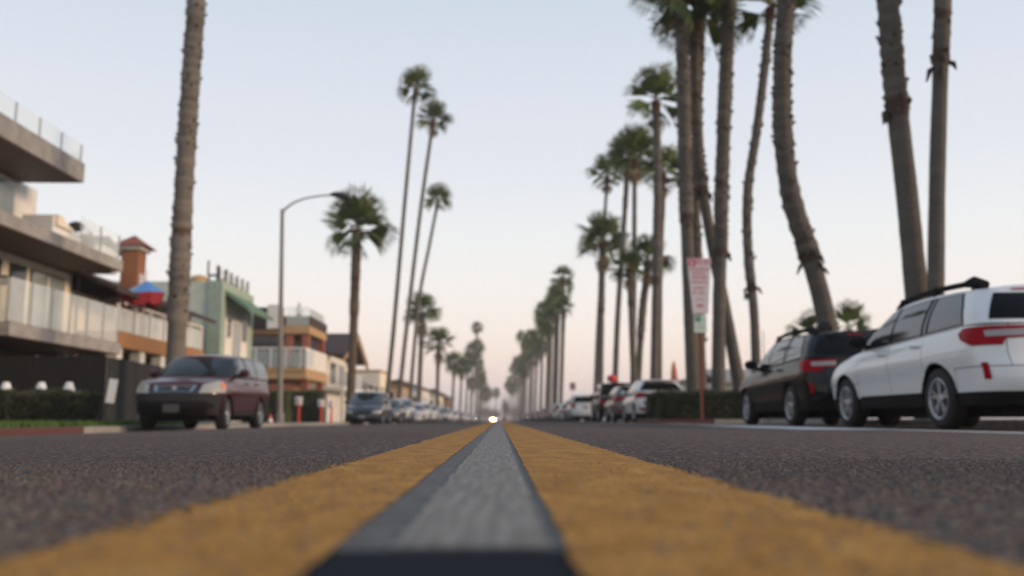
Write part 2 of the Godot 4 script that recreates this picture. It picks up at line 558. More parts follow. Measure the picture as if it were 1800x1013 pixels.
func stones():
	# the aggregate itself where it is close enough to be seen: small worn stones standing out of the asphalt,
	# grey, tan, bluish and reddish on the road, coated with paint on the yellow lines
	var dome := st()
	var ring := []
	for k in 7:
		var a := TAU * k / 7
		ring.append([Vector3(cos(a), -0.3, sin(a)), Vector3(cos(a + 0.3) * 0.72, 0.35, sin(a + 0.3) * 0.72)])
	for k in 7:
		var a: Array = ring[k]
		var b: Array = ring[(k + 1) % 7]
		smooth_tri(dome, [a[0], b[0], b[1]], [a[0].normalized(), b[0].normalized(), b[1].normalized()], [Color.WHITE, Color.WHITE, Color.WHITE])
		smooth_tri(dome, [a[0], b[1], a[1]], [a[0].normalized(), b[1].normalized(), a[1].normalized()], [Color.WHITE, Color.WHITE, Color.WHITE])
		smooth_tri(dome, [a[1], b[1], Vector3(0, 0.5, 0)], [a[1].normalized(), b[1].normalized(), Vector3.UP], [Color.WHITE, Color.WHITE, Color.WHITE])
	var mesh := dome.commit()
	var cols := [L(0.16, 0.128, 0.112), L(0.115, 0.10, 0.094), L(0.21, 0.16, 0.125), L(0.14, 0.105, 0.10), L(0.10, 0.108, 0.12), L(0.25, 0.21, 0.17), L(0.185, 0.11, 0.085), L(0.085, 0.074, 0.072), L(0.06, 0.055, 0.055)]
	var sets := [[], []]
	var ns := FastNoiseLite.new()
	ns.frequency = 2.0
	var r := RandomNumberGenerator.new()
	r.seed = 99
	for i in 90000:
		var d := 0.45 + 1.9 * r.randf()
		var x := r.randf_range(-0.62, 0.62) * (d + 0.15)
		var on_paint := (x > -0.305 + 0.02 * ns.get_noise_2d(d * 4, 1) and x < -0.115) or (x > 0.05 and x < 0.303 + 0.02 * ns.get_noise_2d(d * 4, 9))
		if x > -0.125 and x < 0.055:
			continue
		var sc := r.randf_range(0.003, 0.0068)
		if d > 1.0 and r.randf() < (d - 1.0) / 1.3:
			continue
		if on_paint and r.randf() < 0.82:
			continue
		var edge := minf(absf(x + 0.31), absf(x - 0.312)) < 0.02
		var h := sc * r.randf_range(0.5, 0.95) * (0.55 if on_paint else 1.0)
		var b := Basis(Vector3.UP, r.randf() * TAU) * Basis(Vector3(1, 0, 0), r.randf_range(-0.2, 0.2))
		var t := Transform3D(b.scaled_local(Vector3(sc, h, sc * r.randf_range(0.65, 1.0))), Vector3(x, gy(x, d) + (0.0035 if on_paint else 0.0), -d))
		var c: Color = cols[r.randi() % cols.size()] * r.randf_range(0.55, 0.9)
		c = c.lerp(L(0.085, 0.076, 0.072), clampf((d - 1.0) / 1.3, 0.0, 0.9))
		if on_paint or (edge and r.randf() < 0.35):
			c = L(0.34, 0.178, 0.042) * r.randf_range(0.8, 1.12)
			if r.randf() < 0.14:
				c = cols[r.randi() % cols.size()] * 0.7
		c.a = 1.0
		sets[1 if on_paint else 0].append([t, c])
	var m := StandardMaterial3D.new()
	m.vertex_color_use_as_albedo = true
	m.roughness = 0.95
	m.metallic_specular = 0.3
	for k in 2:
		var mm := MultiMesh.new()
		mm.transform_format = MultiMesh.TRANSFORM_3D
		mm.use_colors = true
		mm.mesh = mesh
		mm.instance_count = sets[k].size()
		for i in sets[k].size():
			mm.set_instance_transform(i, sets[k][i][0])
			mm.set_instance_color(i, sets[k][i][1])
		var o := MultiMeshInstance3D.new()
		o.name = ["asphalt_stones", "painted_stones"][k]
		o.multimesh = mm
		o.material_override = m
		add_child(o)
		o.set_meta("kind", "stuff")
		tag(o, ["loose looking grey and reddish stones of the road surface near the camera", "stones coated with yellow paint in the two centre lines"][k], "stones")

func hedge(called: String, label: String, x0: float, x1: float, d0: float, d1: float, y0: float, h: float, n: int, cols: Array):
	# clipped hedge: a dark twiggy core under a skin of small leaves
	var t := thing(called, label, "hedge", Vector3((x0 + x1) / 2, y0, -(d0 + d1) / 2))
	var hx := (x1 - x0) / 2
	var hz := (d1 - d0) / 2
	var b := BoxMesh.new()
	b.size = Vector3(hx * 2 - 0.16, h - 0.08, hz * 2 - 0.16)
	var core := part("branches", b, M.hedge_core if M.has("hedge_core") else mat(L(0.012, 0.014, 0.007), 0.95), t)
	core.position.y = (h - 0.08) / 2
	var ns := FastNoiseLite.new()
	ns.frequency = 1.1
	ns.seed = int(absf(x0) * 10)
	var s := st()
	for i in n:
		var face := rng.randf()
		var p := Vector3(rng.randf_range(-hx, hx), rng.randf_range(0.0, h), rng.randf_range(-hz, hz))
		var out := Vector3.UP
		var ay := hx * hz * 4
		var ax := hz * 2 * h * 2
		var az := hx * 2 * h * 2
		var tot := ax + ay + az
		if face * tot < ay:
			p.y = h
		elif face * tot < ay + ax:
			out = Vector3(1 if rng.randf() < 0.5 else -1, 0, 0)
			p.x = hx * out.x
		else:
			out = Vector3(0, 0, 1 if rng.randf() < 0.5 else -1)
			p.z = hz * out.z
		p += out * (ns.get_noise_3dv(p * 1.5) * 0.17 - rng.randf() * 0.09)
		var dir := (out * 0.6 + Vector3(rng.randf_range(-1, 1), rng.randf_range(-0.4, 1), rng.randf_range(-1, 1))).normalized()
		var sd := dir.cross(Vector3(rng.randf_range(-1, 1), rng.randf_range(-1, 1), rng.randf_range(-1, 1))).normalized()
		var l := rng.randf_range(0.035, 0.07)
		var c: Color = cols[rng.randi() % cols.size()]
		c = c * rng.randf_range(0.6, 1.3)
		var nn := dir.cross(sd).normalized()
		if nn.dot(out) < 0:
			nn = -nn
		quad(s, p, p + dir * l * 0.5 + sd * l * 0.3, p + dir * l, p + dir * l * 0.5 - sd * l * 0.3, nn, Color(c.r, c.g, c.b))
	var lv := part("leaves", s.commit(), M.hedge, t)
	lv.set_meta("kind", "stuff")

# ================= palms =================
var leaf_meshes := []
var dead_meshes := []
var crown_far := []
var skirt_far := []

func fan_leaf(segs: int, petiole: float, blade: float, droop: float, dead: bool, r: RandomNumberGenerator, s: SurfaceTool, xf: Transform3D):
	# a fan palm leaf along +z, its upper face towards +y, starting at the trunk
	var stalk := L(0.13, 0.12, 0.05) if not dead else L(0.13, 0.085, 0.045)
	var pts := []
	var rad := []
	for i in 5:
		var t := i / 4.0
		pts.append(xf * Vector3(0, -0.12 * t * t * petiole, petiole * t))
		rad.append(lerpf(0.045, 0.016, t))
	tube(s, pts, rad, 4, false, [stalk, stalk, stalk, stalk, stalk])
	var hub := Vector3(0, -0.12 * petiole, petiole)
	var tone := r.randf_range(0.5, 1.3)
	var span := deg_to_rad(92.0 if not dead else 150.0)
	var nrm := (xf.basis * Vector3(0, 1, 0)).normalized()
	for k in segs:
		var a0 := -span / 2 + span * k / segs
		var a1 := -span / 2 + span * (k + 1) / segs
		var am := (a0 + a1) / 2
		var ln := blade * (0.72 + 0.28 * cos(am * 0.55)) * r.randf_range(0.92, 1.05)
		var g := r.randf_range(0.8, 1.2)
		var c0 := L(0.085, 0.130, 0.034) * g * tone
		var c1 := L(0.105, 0.150, 0.040) * g * tone
		if r.randf() < 0.12:
			c1 = L(0.16, 0.13, 0.05)
		if dead:
			c0 = L(0.15, 0.11, 0.065) * g
			c1 = L(0.20, 0.15, 0.085) * g
		c0.a = 1.0
		c1.a = 1.0
		var d0 := Vector3(sin(a0), -0.16 * absf(sin(a0)), cos(a0))
		var d1 := Vector3(sin(a1), -0.16 * absf(sin(a1)), cos(a1))
		var dm := Vector3(sin(am), -0.16 * absf(sin(am)), cos(am))
		var lift := Vector3(0, 0.035 * blade, 0)
		var sag := Vector3(0, -droop * blade, 0)
		var h := hub
		var m0 := h + d0 * ln * 0.55 + sag * 0.18
		var m1 := h + d1 * ln * 0.55 + sag * 0.18
		var mm := h + dm * ln * 0.55 + sag * 0.18 + lift
		var t0 := h + dm * ln * 0.82 + sag * 0.55
		var tip := h + dm * ln * r.randf_range(1.0, 1.08) + sag * r.randf_range(1.0, 1.6)
		var wid := dm.cross(Vector3.UP) * ln * 0.035
		tri(s, xf * h, xf * m0, xf * mm, nrm, c0)
		tri(s, xf * h, xf * mm, xf * m1, nrm, c0)
		tri(s, xf * m0, xf * mm, xf * (t0 - wid), nrm, c1)
		tri(s, xf * mm, xf * m1, xf * (t0 + wid), nrm, c1)
		tri(s, xf * mm, xf * (t0 - wid), xf * (t0 + wid), nrm, c1)
		tri(s, xf * (t0 - wid), xf * tip, xf * (t0 + wid), nrm, c1)

func leaf_poses(count: int, r: RandomNumberGenerator, low: float) -> Array:
	# spread over the crown: upright in the middle, hanging at the bottom
	var out := []
	for i in count:
		var f := (i + 0.5) / count
		var az := i * 2.39996 + r.randf_range(-0.25, 0.25)
		var el := lerpf(1.4, low, pow(f, 0.9)) + r.randf_range(-0.12, 0.12)
		var b := Basis(Vector3.UP, az) * Basis(Vector3.RIGHT, -el) * Basis(Vector3.BACK, r.randf_range(-1.15, 1.15) * clampf(1.1 - absf(el) * 0.5, 0.3, 1.0))
		out.append([Transform3D(b.scaled_local(Vector3.ONE * r.randf_range(0.85, 1.1)), Vector3(0, (1.0 - f) * 0.45 - 0.05, 0)), f])
	return out

func palm_setup():
	var r := RandomNumberGenerator.new()
	r.seed = 77
	for v in 8:
		var s := st()
		fan_leaf(12, [0.30, 0.42, 0.55, 0.6, 0.35, 0.5, 0.65, 0.5][v], 1.42, [0.0, 0.04, 0.10, 0.2, 0.02, 0.06, 0.14, 0.26][v], false, r, s, Transform3D.IDENTITY)
		leaf_meshes.append(s.commit())
	for v in 2:
		var s := st()
		fan_leaf(12, 0.7, 0.75, 0.3, true, r, s, Transform3D.IDENTITY)
		dead_meshes.append(s.commit())
	for v in 3:
		var s := st()
		for p in leaf_poses(26, r, -0.8):
			fan_leaf(7, 0.25 + 0.35 * r.randf(), 1.42, 0.02 + 0.25 * p[1], false, r, s, p[0])
		crown_far.append(s.commit())
		var s2 := st()
		for i in 16:
			var b := Basis(Vector3.UP, i * 2.4) * Basis(Vector3.RIGHT, r.randf_range(1.25, 1.5))
			fan_leaf(6, 0.55, 0.7, 0.2, true, r, s2, Transform3D(b, Vector3(0, -0.15 - 0.06 * i, 0)))
		skirt_far.append(s2.commit())

func trunk_mesh(pts: Array, r0: float, r1: float, boots: float, sides: int, step: float, sd: int, tone := Color(1, 1, 1)) -> ArrayMesh:
	# pts run from the base to the top; boots = share of the length from which old leaf bases still cling
	var c := Curve3D.new()
	for i in pts.size():
		var a: Vector3 = pts[maxi(i - 1, 0)]
		var b: Vector3 = pts[mini(i + 1, pts.size() - 1)]
		var tg := (b - a) / 6.0
		c.add_point(pts[i], -tg, tg)
	c.bake_interval = 0.1
	var ln := c.get_baked_length()
	var n := FastNoiseLite.new()
	n.seed = sd
	n.frequency = 1.0
	var r := RandomNumberGenerator.new()
	r.seed = sd
	var s := st()
	var rows := int(ln / step)
	var P := []
	var R := []
	var C := []
	for i in rows + 1:
		var t := float(i) / rows
		var p := c.sample_baked(ln * t, true)
		var rad := lerpf(r0, r1, pow(t, 0.8)) * (1.0 + 0.28 * exp(-t * ln * 1.1)) * (1.0 + 0.05 * n.get_noise_1d(t * ln * 0.6) + 0.035 * n.get_noise_1d(t * ln * 3.0 + 40))
		var col := L(0.24, 0.215, 0.185) * (1.0 + 0.16 * n.get_noise_1d(t * ln * 2.2 + 9))
		col = col * r.randf_range(0.88, 1.06)
		if t > boots:
			var ring := 1.0 if r.randf() < 0.4 else 0.0
			rad *= 1.10 + 0.10 * ring + 0.06 * n.get_noise_1d(t * ln * 9.0)
			col = L(0.27, 0.24, 0.205) * (1.0 if ring > 0 else 0.74) * (1.0 + 0.2 * n.get_noise_1d(t * ln * 1.3 + 77))
			var fresh := n.get_noise_1d(t * ln * 0.8 + 200)
			if fresh > 0.42 or (t * ln - boots * ln < 0.3 and boots > 0.2):
				col = L(0.13, 0.08, 0.055)
		if t > 0.965:
			col = L(0.17, 0.06, 0.03)
			rad *= 1.2
		col = col * tone
		col.a = 1.0
		P.append(p)
		R.append(rad)
		C.append(col)
	tube(s, P, R, sides, true, C)
	# torn leaf bases hanging where the clinging stubs begin
	if boots > 0.2 and boots < 0.7 and step < 0.15:
		for k in 7:
			var i := clampi(int(boots * rows) + r.randi_range(-1, 3), 1, rows - 1)
			var az := r.randf() * TAU
			var o := Vector3(cos(az), 0, sin(az))
			var q: Vector3 = P[i] + o * R[i] * 0.8
			var cc := L(0.11, 0.08, 0.06) * r.randf_range(0.5, 1.2)
			cc.a = 1.0
			tube(s, [q, q + o * 0.10 + Vector3(0, -0.05, 0), q + o * r.randf_range(0.12, 0.2) + Vector3(0, -r.randf_range(0.15, 0.3), 0)], [0.05, 0.055, 0.015], 5, true, [cc, cc, cc])
	# stubs of cut leaf stalks
	if boots < 1.0:
		for k in int((1.0 - boots) * ln * (20.0 * minf(r0 / 0.22, 1.0) * (0.45 if r0 < 0.17 else 1.0) if step < 0.15 else 5.0)):
			var t := lerpf(boots, 1.0, r.randf())
			var i := clampi(int(t * rows), 1, rows - 1)
			var az := r.randf() * TAU
			var o := Vector3(cos(az), 0, sin(az))
			var q: Vector3 = P[i] + o * R[i] * 0.85
			var e := q + o * r.randf_range(0.03, 0.10) + Vector3(0, r.randf_range(0.02, 0.12), 0)
			var col2 := L(0.22, 0.19, 0.155) * r.randf_range(0.5, 1.1)
			col2.a = 1.0
			tube(s, [q, e], [0.055, 0.03], 4, true, [col2, col2])
	return s.commit()

func palm(label: String, pts: Array, r0: float, r1: float, boots: float, size: float, leaves: int, skirt: int, group := "", low := -0.4) -> Node3D:
	# pts as flat x, y, d triples
	var P := []
	for i in range(0, pts.size(), 3):
		P.append(Vector3(pts[i], pts[i + 1], -pts[i + 2]))
	var base: Vector3 = P[0]
	var t := thing("palm_tree", label, "palm tree", base, 0.0, group)
	size *= 0.88
	var Q := []
	for p in P:
		Q.append(p - base)
	var sd := int(absf(base.x * 31 + base.z * 17)) + 1
	var dist := -base.z
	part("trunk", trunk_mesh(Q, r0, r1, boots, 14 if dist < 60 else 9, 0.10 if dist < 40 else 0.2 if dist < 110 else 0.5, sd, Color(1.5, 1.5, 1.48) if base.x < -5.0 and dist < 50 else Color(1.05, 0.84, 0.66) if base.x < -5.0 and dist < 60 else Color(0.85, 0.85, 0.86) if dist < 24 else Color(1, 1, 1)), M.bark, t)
	var r := RandomNumberGenerator.new()
	r.seed = sd
	var top: Vector3 = Q[-1]
	if dist < 140.0 and leaves > 0:
		for p in leaf_poses(leaves, r, low):
			var k := clampi(int(p[1] * 3.2 + r.randf_range(0, 0.9)), 0, 3)
			var o := part("frond", leaf_meshes[k + 4 * (r.randi() % 2)], M.frond, t)
			o.transform = Transform3D(p[0].basis.scaled(Vector3.ONE * size), top + p[0].origin * size)
		for i in skirt:
			var b := Basis(Vector3.UP, i * 2.4 + r.randf()) * Basis(Vector3.RIGHT, r.randf_range(1.1, 1.5))
			var o := part("dead_frond", dead_meshes[i % 2], M.frond, t)
			o.transform = Transform3D(b.scaled(Vector3.ONE * size), top + Vector3(0, -0.2 - 0.07 * i, 0) * size)
	elif leaves > 0:
		var o := part("crown", crown_far[sd % 3], M.frond, t)
		o.transform = Transform3D(Basis(Vector3.UP, r.randf() * TAU).scaled(Vector3.ONE * size), top)
		if skirt > 0:
			o = part("dead_skirt", skirt_far[sd % 3], M.frond, t)
			o.transform = Transform3D(Basis(Vector3.UP, r.randf() * TAU).scaled(Vector3.ONE * size), top)
	return t

func palms():
	palm_setup()
	# ----- left verge -----
	palm("thick grey palm trunk rising out of the picture behind the maroon SUV", [-9.15, -0.2, 26, -9.21, 2.94, 26, -9.22, 7.29, 26, -9.18, 10.78, 26, -9.13, 13.0, 26, -9.1, 17.5, 26], 0.27, 0.22, 0.17, 1.0, 26, 6)
	palm("bushy fan palm with a wide full crown right of the street lamp", [-8.95, -0.2, 55, -8.84, 6.13, 55, -8.80, 10.3, 55, -8.75, 11.6, 55], 0.26, 0.25, 0.55, 1.42, 28, 0, "", -0.5)
	palm("tallest thin leaning palm of the three left of the street, its crown highest", [-9.15, -0.2, 73, -8.59, 6.28, 73, -7.78, 17.97, 73, -7.17, 26.2, 73, -7.0, 27.4, 73], 0.20, 0.15, 0.97, 1.05, 26, 0)
	palm("middle one of the three thin tall left palms, bending right with a shaggy collar", [-9.7, -0.2, 87, -9.04, 7.47, 87, -7.81, 19.7, 87, -6.86, 27.5, 87, -6.6, 29.4, 87], 0.22, 0.18, 0.96, 1.15, 28, 4)
	palm("shortest of the three thin leaning left palms, with a small loose crown", [-9.6, -0.2, 97, -8.74, 11.98, 97, -7.61, 18.81, 97, -6.87, 23.0, 97, -6.81, 23.6, 97], 0.22, 0.17, 0.97, 1.1, 24, 0)
	palm("palm with a brown shaggy neck in front of the thin tall palms", [-9.05, -0.3, 102, -8.8, 8.0, 102, -8.72, 12.0, 102], 0.26, 0.28, 0.7, 1.35, 26, 14)
	palm("palm with a sparse flat crown beside the gap in the left row", [-9.06, -0.4, 133, -8.97, 7.5, 133, -8.9, 10.9, 133], 0.27, 0.30, 0.72, 1.5, 24, 10)
	# ----- right verge, near -----
	palm("straight grey trunk nearest the right edge of the picture, with a ragged brown collar", [8.05, -0.1, 16.9, 8.26, 2.83, 16.9, 8.42, 4.82, 16.9, 8.62, 6.89, 16.9, 8.77, 8.4, 16.9, 9.0, 11.0, 16.9, 9.1, 15, 16.9], 0.16, 0.13, 0.47, 1.0, 24, 4)
	palm("thick smooth trunk leaning left behind the white wagon, ringed with stubs above", [8.2, -0.1, 17.4, 8.1, 2.46, 17.4, 8.03, 4.5, 17.4, 7.95, 6.13, 17.4, 7.9, 8.0, 17.4, 7.87, 11.0, 17.4, 7.9, 14.5, 17.4], 0.23, 0.17, 0.42, 1.0, 24, 4)
	palm("crooked palm trunk leaning strongly left above the black wagon", [8.45, -0.1, 22.5, 8.15, 2.58, 22.5, 7.78, 4.31, 22.5, 7.40, 5.78, 22.5, 7.28, 7.58, 22.5, 7.36, 9.43, 22.5, 7.6, 12.0, 22.5, 7.7, 15.0, 22.5], 0.25, 0.19, 0.27, 1.0, 26, 4)
	palm("slender palm with a swollen ragged middle and a red leaf collar", [8.03, -0.1, 28.5, 8.05, 3.24, 28.5, 7.93, 5.4, 28.5, 8.0, 7.4, 28.5, 8.36, 9.39, 28.5, 8.73, 11.72, 28.5, 8.98, 13.6, 28.5], 0.15, 0.12, 0.30, 0.95, 16, 0)
	palm("rough ringed palm directly right of the parking sign, crown cut by the top edge", [7.16, -0.1, 30, 7.29, 3.4, 30, 7.44, 6.0, 30, 7.50, 7.4, 30, 7.68, 10.07, 30, 7.92, 13.36, 30, 8.2, 16.6, 30], 0.22, 0.21, 0.33, 1.1, 22, 3, "", -0.8)
	palm("palm leaning left behind the parking sign, with a red collar under its crown", [8.35, -0.1, 31, 7.81, 3.51, 31, 7.35, 6.3, 31, 7.02, 8.95, 31, 6.97, 12.0, 31, 7.03, 14.4, 31], 0.22, 0.17, 0.55, 1.05, 20, 2)
	palm("dark brown thin trunk rising straight behind the parking sign", [7.34, -0.1, 33, 7.31, 5.0, 33, 7.29, 8.64, 33, 7.46, 11.5, 33, 7.79, 16.0, 33, 7.9, 18.2, 33], 0.17, 0.14, 0.16, 1.1, 18, 2)
	palm("thick straight palm directly left of the parking sign, crown at the top edge", [6.40, -0.1, 30, 6.34, 3.4, 30, 6.30, 7.27, 30, 6.32, 10.88, 30, 6.32, 12.6, 30, 6.30, 14.9, 30], 0.23, 0.20, 0.45, 1.15, 22, 3, "", -0.7)
	# ----- right verge, middle distance -----
	palm("palm with a spread open crown left of the thick trunk by the sign", [7.88, -0.1, 47, 8.1, 5.28, 47, 8.38, 12.27, 47, 8.40, 15.8, 47, 8.38, 17.0, 47], 0.22, 0.19, 0.42, 1.15, 20, 2)
	palm("half hidden slim palm behind the open crowned one", [8.7, -0.1, 50, 8.91, 7.52, 50, 9.16, 12.0, 50, 9.24, 13.9, 50], 0.17, 0.15, 0.8, 0.95, 26, 4)
	palm("dark trunk of the forked looking pair, its small crown hidden between trunks", [7.86, -0.1, 53, 7.73, 5.94, 53, 7.71, 8.3, 53, 7.66, 8.9, 53], 0.19, 0.17, 0.75, 0.8, 18, 6)
	palm("short palm leaning right out of the forked looking pair, crown low", [8.0, -0.1, 54, 8.5, 6.0, 54, 8.85, 8.6, 54, 8.94, 9.5, 54], 0.20, 0.20, 0.5, 1.0, 26, 5)
	palm("tall palm with the fullest crown in the middle of the right hand group", [8.35, -0.1, 58, 8.61, 6.49, 58, 8.76, 12.45, 58, 8.85, 16.2, 58, 8.88, 17.2, 58], 0.17, 0.15, 0.9, 1.15, 32, 6)
	palm("palm just left of the fullest crown, bent right near the top", [7.85, -0.1, 63, 8.23, 7.04, 63, 8.84, 14.33, 63, 9.12, 18.0, 63, 9.15, 18.6, 63], 0.22, 0.17, 0.8, 1.05, 28, 6)
	palm("bushy low crowned palm left of the black van", [7.86, -0.1, 72, 8.09, 8.03, 72, 8.25, 13.2, 72, 8.3, 14.2, 72], 0.25, 0.24, 0.6, 1.35, 38, 10)
	palm("leftmost slim palm of the right hand middle group, crown standing clear", [7.82, -0.1, 76, 8.3, 8.47, 76, 8.9, 16.28, 76, 9.18, 20.0, 76, 9.2, 20.8, 76], 0.16, 0.14, 0.95, 1.05, 26, 4)
	# ----- small palms behind the black wagon -----
	palm("small palm with upright fans right of the crooked trunk", [15.3, -0.1, 40, 15.4, 2.2, 40, 15.45, 4.0, 40], 0.2, 0.16, 0.5, 0.72, 14, 0, "", -0.2)
	palm("small palm half behind the crooked trunk on its left", [13.7, -0.1, 40, 13.75, 2.0, 40, 13.8, 3.75, 40], 0.2, 0.16, 0.5, 0.66, 13, 0, "", -0.3)
	# ----- distant rows: x at the top, height, distance, crown size -----
	var far_r := [[8.6, 19.0, 122, 1.08], [7.9, 15.9, 120, 0.96], [8.6, 19.2, 139, 1.12], [7.7, 13.2, 108, 0.80], [8.3, 17.3, 132, 1.12], [8.6, 16.8, 153, 1.20], [8.4, 21.2, 178, 1.28], [8.0, 18.4, 170, 1.28], [7.7, 15.4, 190, 1.28], [8.6, 15.8, 205, 1.36],
		[8.2, 20.5, 235, 1.52], [8.9, 18.0, 126, 1.04], [8.2, 15.0, 128, 0.96], [8.5, 17.8, 146, 1.12], [8.0, 14.6, 150, 1.04], [8.7, 19.6, 160, 1.20], [7.9, 16.6, 164, 1.12], [8.5, 14.2, 182, 1.20], [8.2, 17.4, 198, 1.36], [7.7, 19.2, 214, 1.44], [8.3, 14.4, 222, 1.36],
		[6.6, 23.8, 268, 1.44], [7.8, 17.8, 240, 1.44], [7.4, 15.4, 262, 1.44], [7.7, 14.6, 285, 1.52], [7.6, 20.0, 254, 1.44], [7.2, 17.8, 276, 1.52], [6.2, 19.8, 330, 1.68], [7.2, 16.6, 310, 1.60], [6.6, 18.2, 300, 1.60], [6.9, 13.0, 262, 1.28], [5.6, 18.6, 345, 1.68], [6.8, 13.4, 340, 1.60], [5.2, 17.0, 420, 1.92], [5.8, 13.2, 400, 1.84], [5.0, 16.4, 470, 2.08]]
	var names_r := ["tallest crown of the first dense palm clump right of the street", "slim palm on the right edge of the first dense clump"]
	for i in far_r.size():
		var p: Array = far_r[i]
		var g := gy(7.0, p[2]) - 0.1
		palm(names_r[i] if i < 2 else "slender palm lost in the dense right hand row towards the vanishing point" if i < 21 else "tiny hazy palm in the far end of the right hand row", [p[0] * 0.93, g, p[2], p[0] * 0.97, p[1] * 0.5, p[2], p[0], p[1], p[2]], 0.19, 0.17, 0.8, p[3], 20, 4 if i % 4 else 0, "" if i < 2 else "palms of the distant right row" if i < 21 else "palms at the far end of the right row")
	var far_l := [[-9.1, 11.2, 183, 1.55], [-8.9, 12.2, 215, 1.7], [-8.4, 14.9, 240, 1.6], [-6.4, 25.6, 258, 1.3], [-8.3, 20.0, 275, 1.9], [-6.9, 22.4, 285, 1.8], [-7.4, 18.8, 300, 1.8], [-7.0, 16.0, 320, 1.8], [-6.2, 13.0, 300, 1.5], [-8.6, 11.0, 290, 1.6], [-6.7, 12.8, 360, 1.9], [-6.6, 10.6, 410, 2.0], [-5.5, 12.0, 440, 2.0], [-1.9, 14.6, 520, 2.0]]
	for i in far_l.size():
		var p: Array = far_l[i]
		var g := gy(-7.0, p[2]) - 0.1
		var lb := "slender palm in the distant left hand row beyond the parked cars"
		var gr := "palms of the distant left row"
		if i == 3:
			lb = "lone high round crown standing above the distant left row"
			gr = ""
		elif i == 13:
			lb = "tiny single palm standing low over the vanishing point"
			gr = ""
		elif i == 0:
			lb = "bushy palm with a heavy brown skirt at the near end of the distant left row"
			gr = ""
		palm(lb, [p[0] * 1.05, g, p[2], p[0] * 1.02, p[1] * 0.5, p[2], p[0], p[1], p[2]], 0.28, 0.26, 0.8, p[3], 20, 0 if i == 3 else 5, gr)

# ================= houses =================
func rail(parent: Node3D, x: float, y: float, d0: float, d1: float, h: float, pane: float):
	# frameless glass railing along the street, pane by pane, on small steel posts
	var n := int(round((d1 - d0) / pane))
	for i in n:
		var a := lerpf(d0, d1, float(i) / n) + 0.015
		var b := lerpf(d0, d1, float(i + 1) / n) - 0.015
		bx(parent, "railing_pane", M.rail_glass, x - 0.008, x + 0.008, y + 0.03, y + h, a, b)
		bx(parent, "railing_post", M.steel, x - 0.022, x + 0.022, y, y + h * 0.98, b - 0.012, b + 0.04)

func window(parent: Node3D, mt_frame: Material, mt_pane: Material, x: float, y0: float, y1: float, d0: float, d1: float, bars := 1):
	# a window in a wall that faces the street (+x); frame proud of the wall, panes behind it
	var f := bx(parent, "window", mt_frame, x - 0.02, x + 0.05, y0, y1, d0, d1)
	var n := bars + 1
	for i in n:
		var a := lerpf(d0, d1, float(i) / n) + 0.05
		var b := lerpf(d0, d1, float(i + 1) / n) - 0.05
		var bm := BoxMesh.new()
		bm.size = Vector3(0.03, y1 - y0 - 0.12, b - a)
		var p := part("pane", bm, mt_pane, f)
		p.position = Vector3(x + 0.045, (y0 + y1) / 2, -(a + b) / 2) - parent.position - f.position

func window_z(parent: Node3D, mt_frame: Material, mt_pane: Material, d: float, y0: float, y1: float, x0: float, x1: float, bars := 1):
	# the same in a wall that faces down the street towards the camera
	var f := bx(parent, "window", mt_frame, x0, x1, y0, y1, d - 0.05, d + 0.02)
	var n := bars + 1
	for i in n:
		var a := lerpf(x0, x1, float(i) / n) + 0.05
		var b := lerpf(x0, x1, float(i + 1) / n) - 0.05
		var bm := BoxMesh.new()
		bm.size = Vector3(b - a, y1 - y0 - 0.12, 0.03)
		var p := part("pane", bm, mt_pane, f)
		p.position = Vector3((a + b) / 2, (y0 + y1) / 2, -(d - 0.045)) - parent.position - f.position

func gable(parent: Node3D, called: String, mt: Material, x0: float, x1: float, d0: float, d1: float, eave: float, ridge: float, along_x: bool, thick := 0.16) -> MeshInstance3D:
	# pitched roof as one thick shell
	var s := st()
	var poly: PackedVector2Array
	var w := (d1 - d0) if along_x else (x1 - x0)
	poly = PackedVector2Array([Vector2(-w / 2, eave), Vector2(0, ridge), Vector2(w / 2, eave), Vector2(w / 2, eave - thick), Vector2(0, ridge - thick), Vector2(-w / 2, eave - thick)])
	prism(s, poly, (x1 - x0) if along_x else (d1 - d0))
	var o := part(called, s.commit(), mt, parent)
	o.position = Vector3((x0 + x1) / 2, 0, -(d0 + d1) / 2) - parent.position
	if along_x:
		o.rotation.y = PI / 2
	return o

func gable_end(parent: Node3D, mt: Material, xc: float, w: float, d: float, eave: float, ridge: float):
	var s := st()
	prism(s, PackedVector2Array([Vector2(-w / 2, eave), Vector2(w / 2, eave), Vector2(0, ridge)]), 0.12)
	var o := part("gable_wall", s.commit(), mt, parent)
	o.position = Vector3(xc, 0, -d) - parent.position

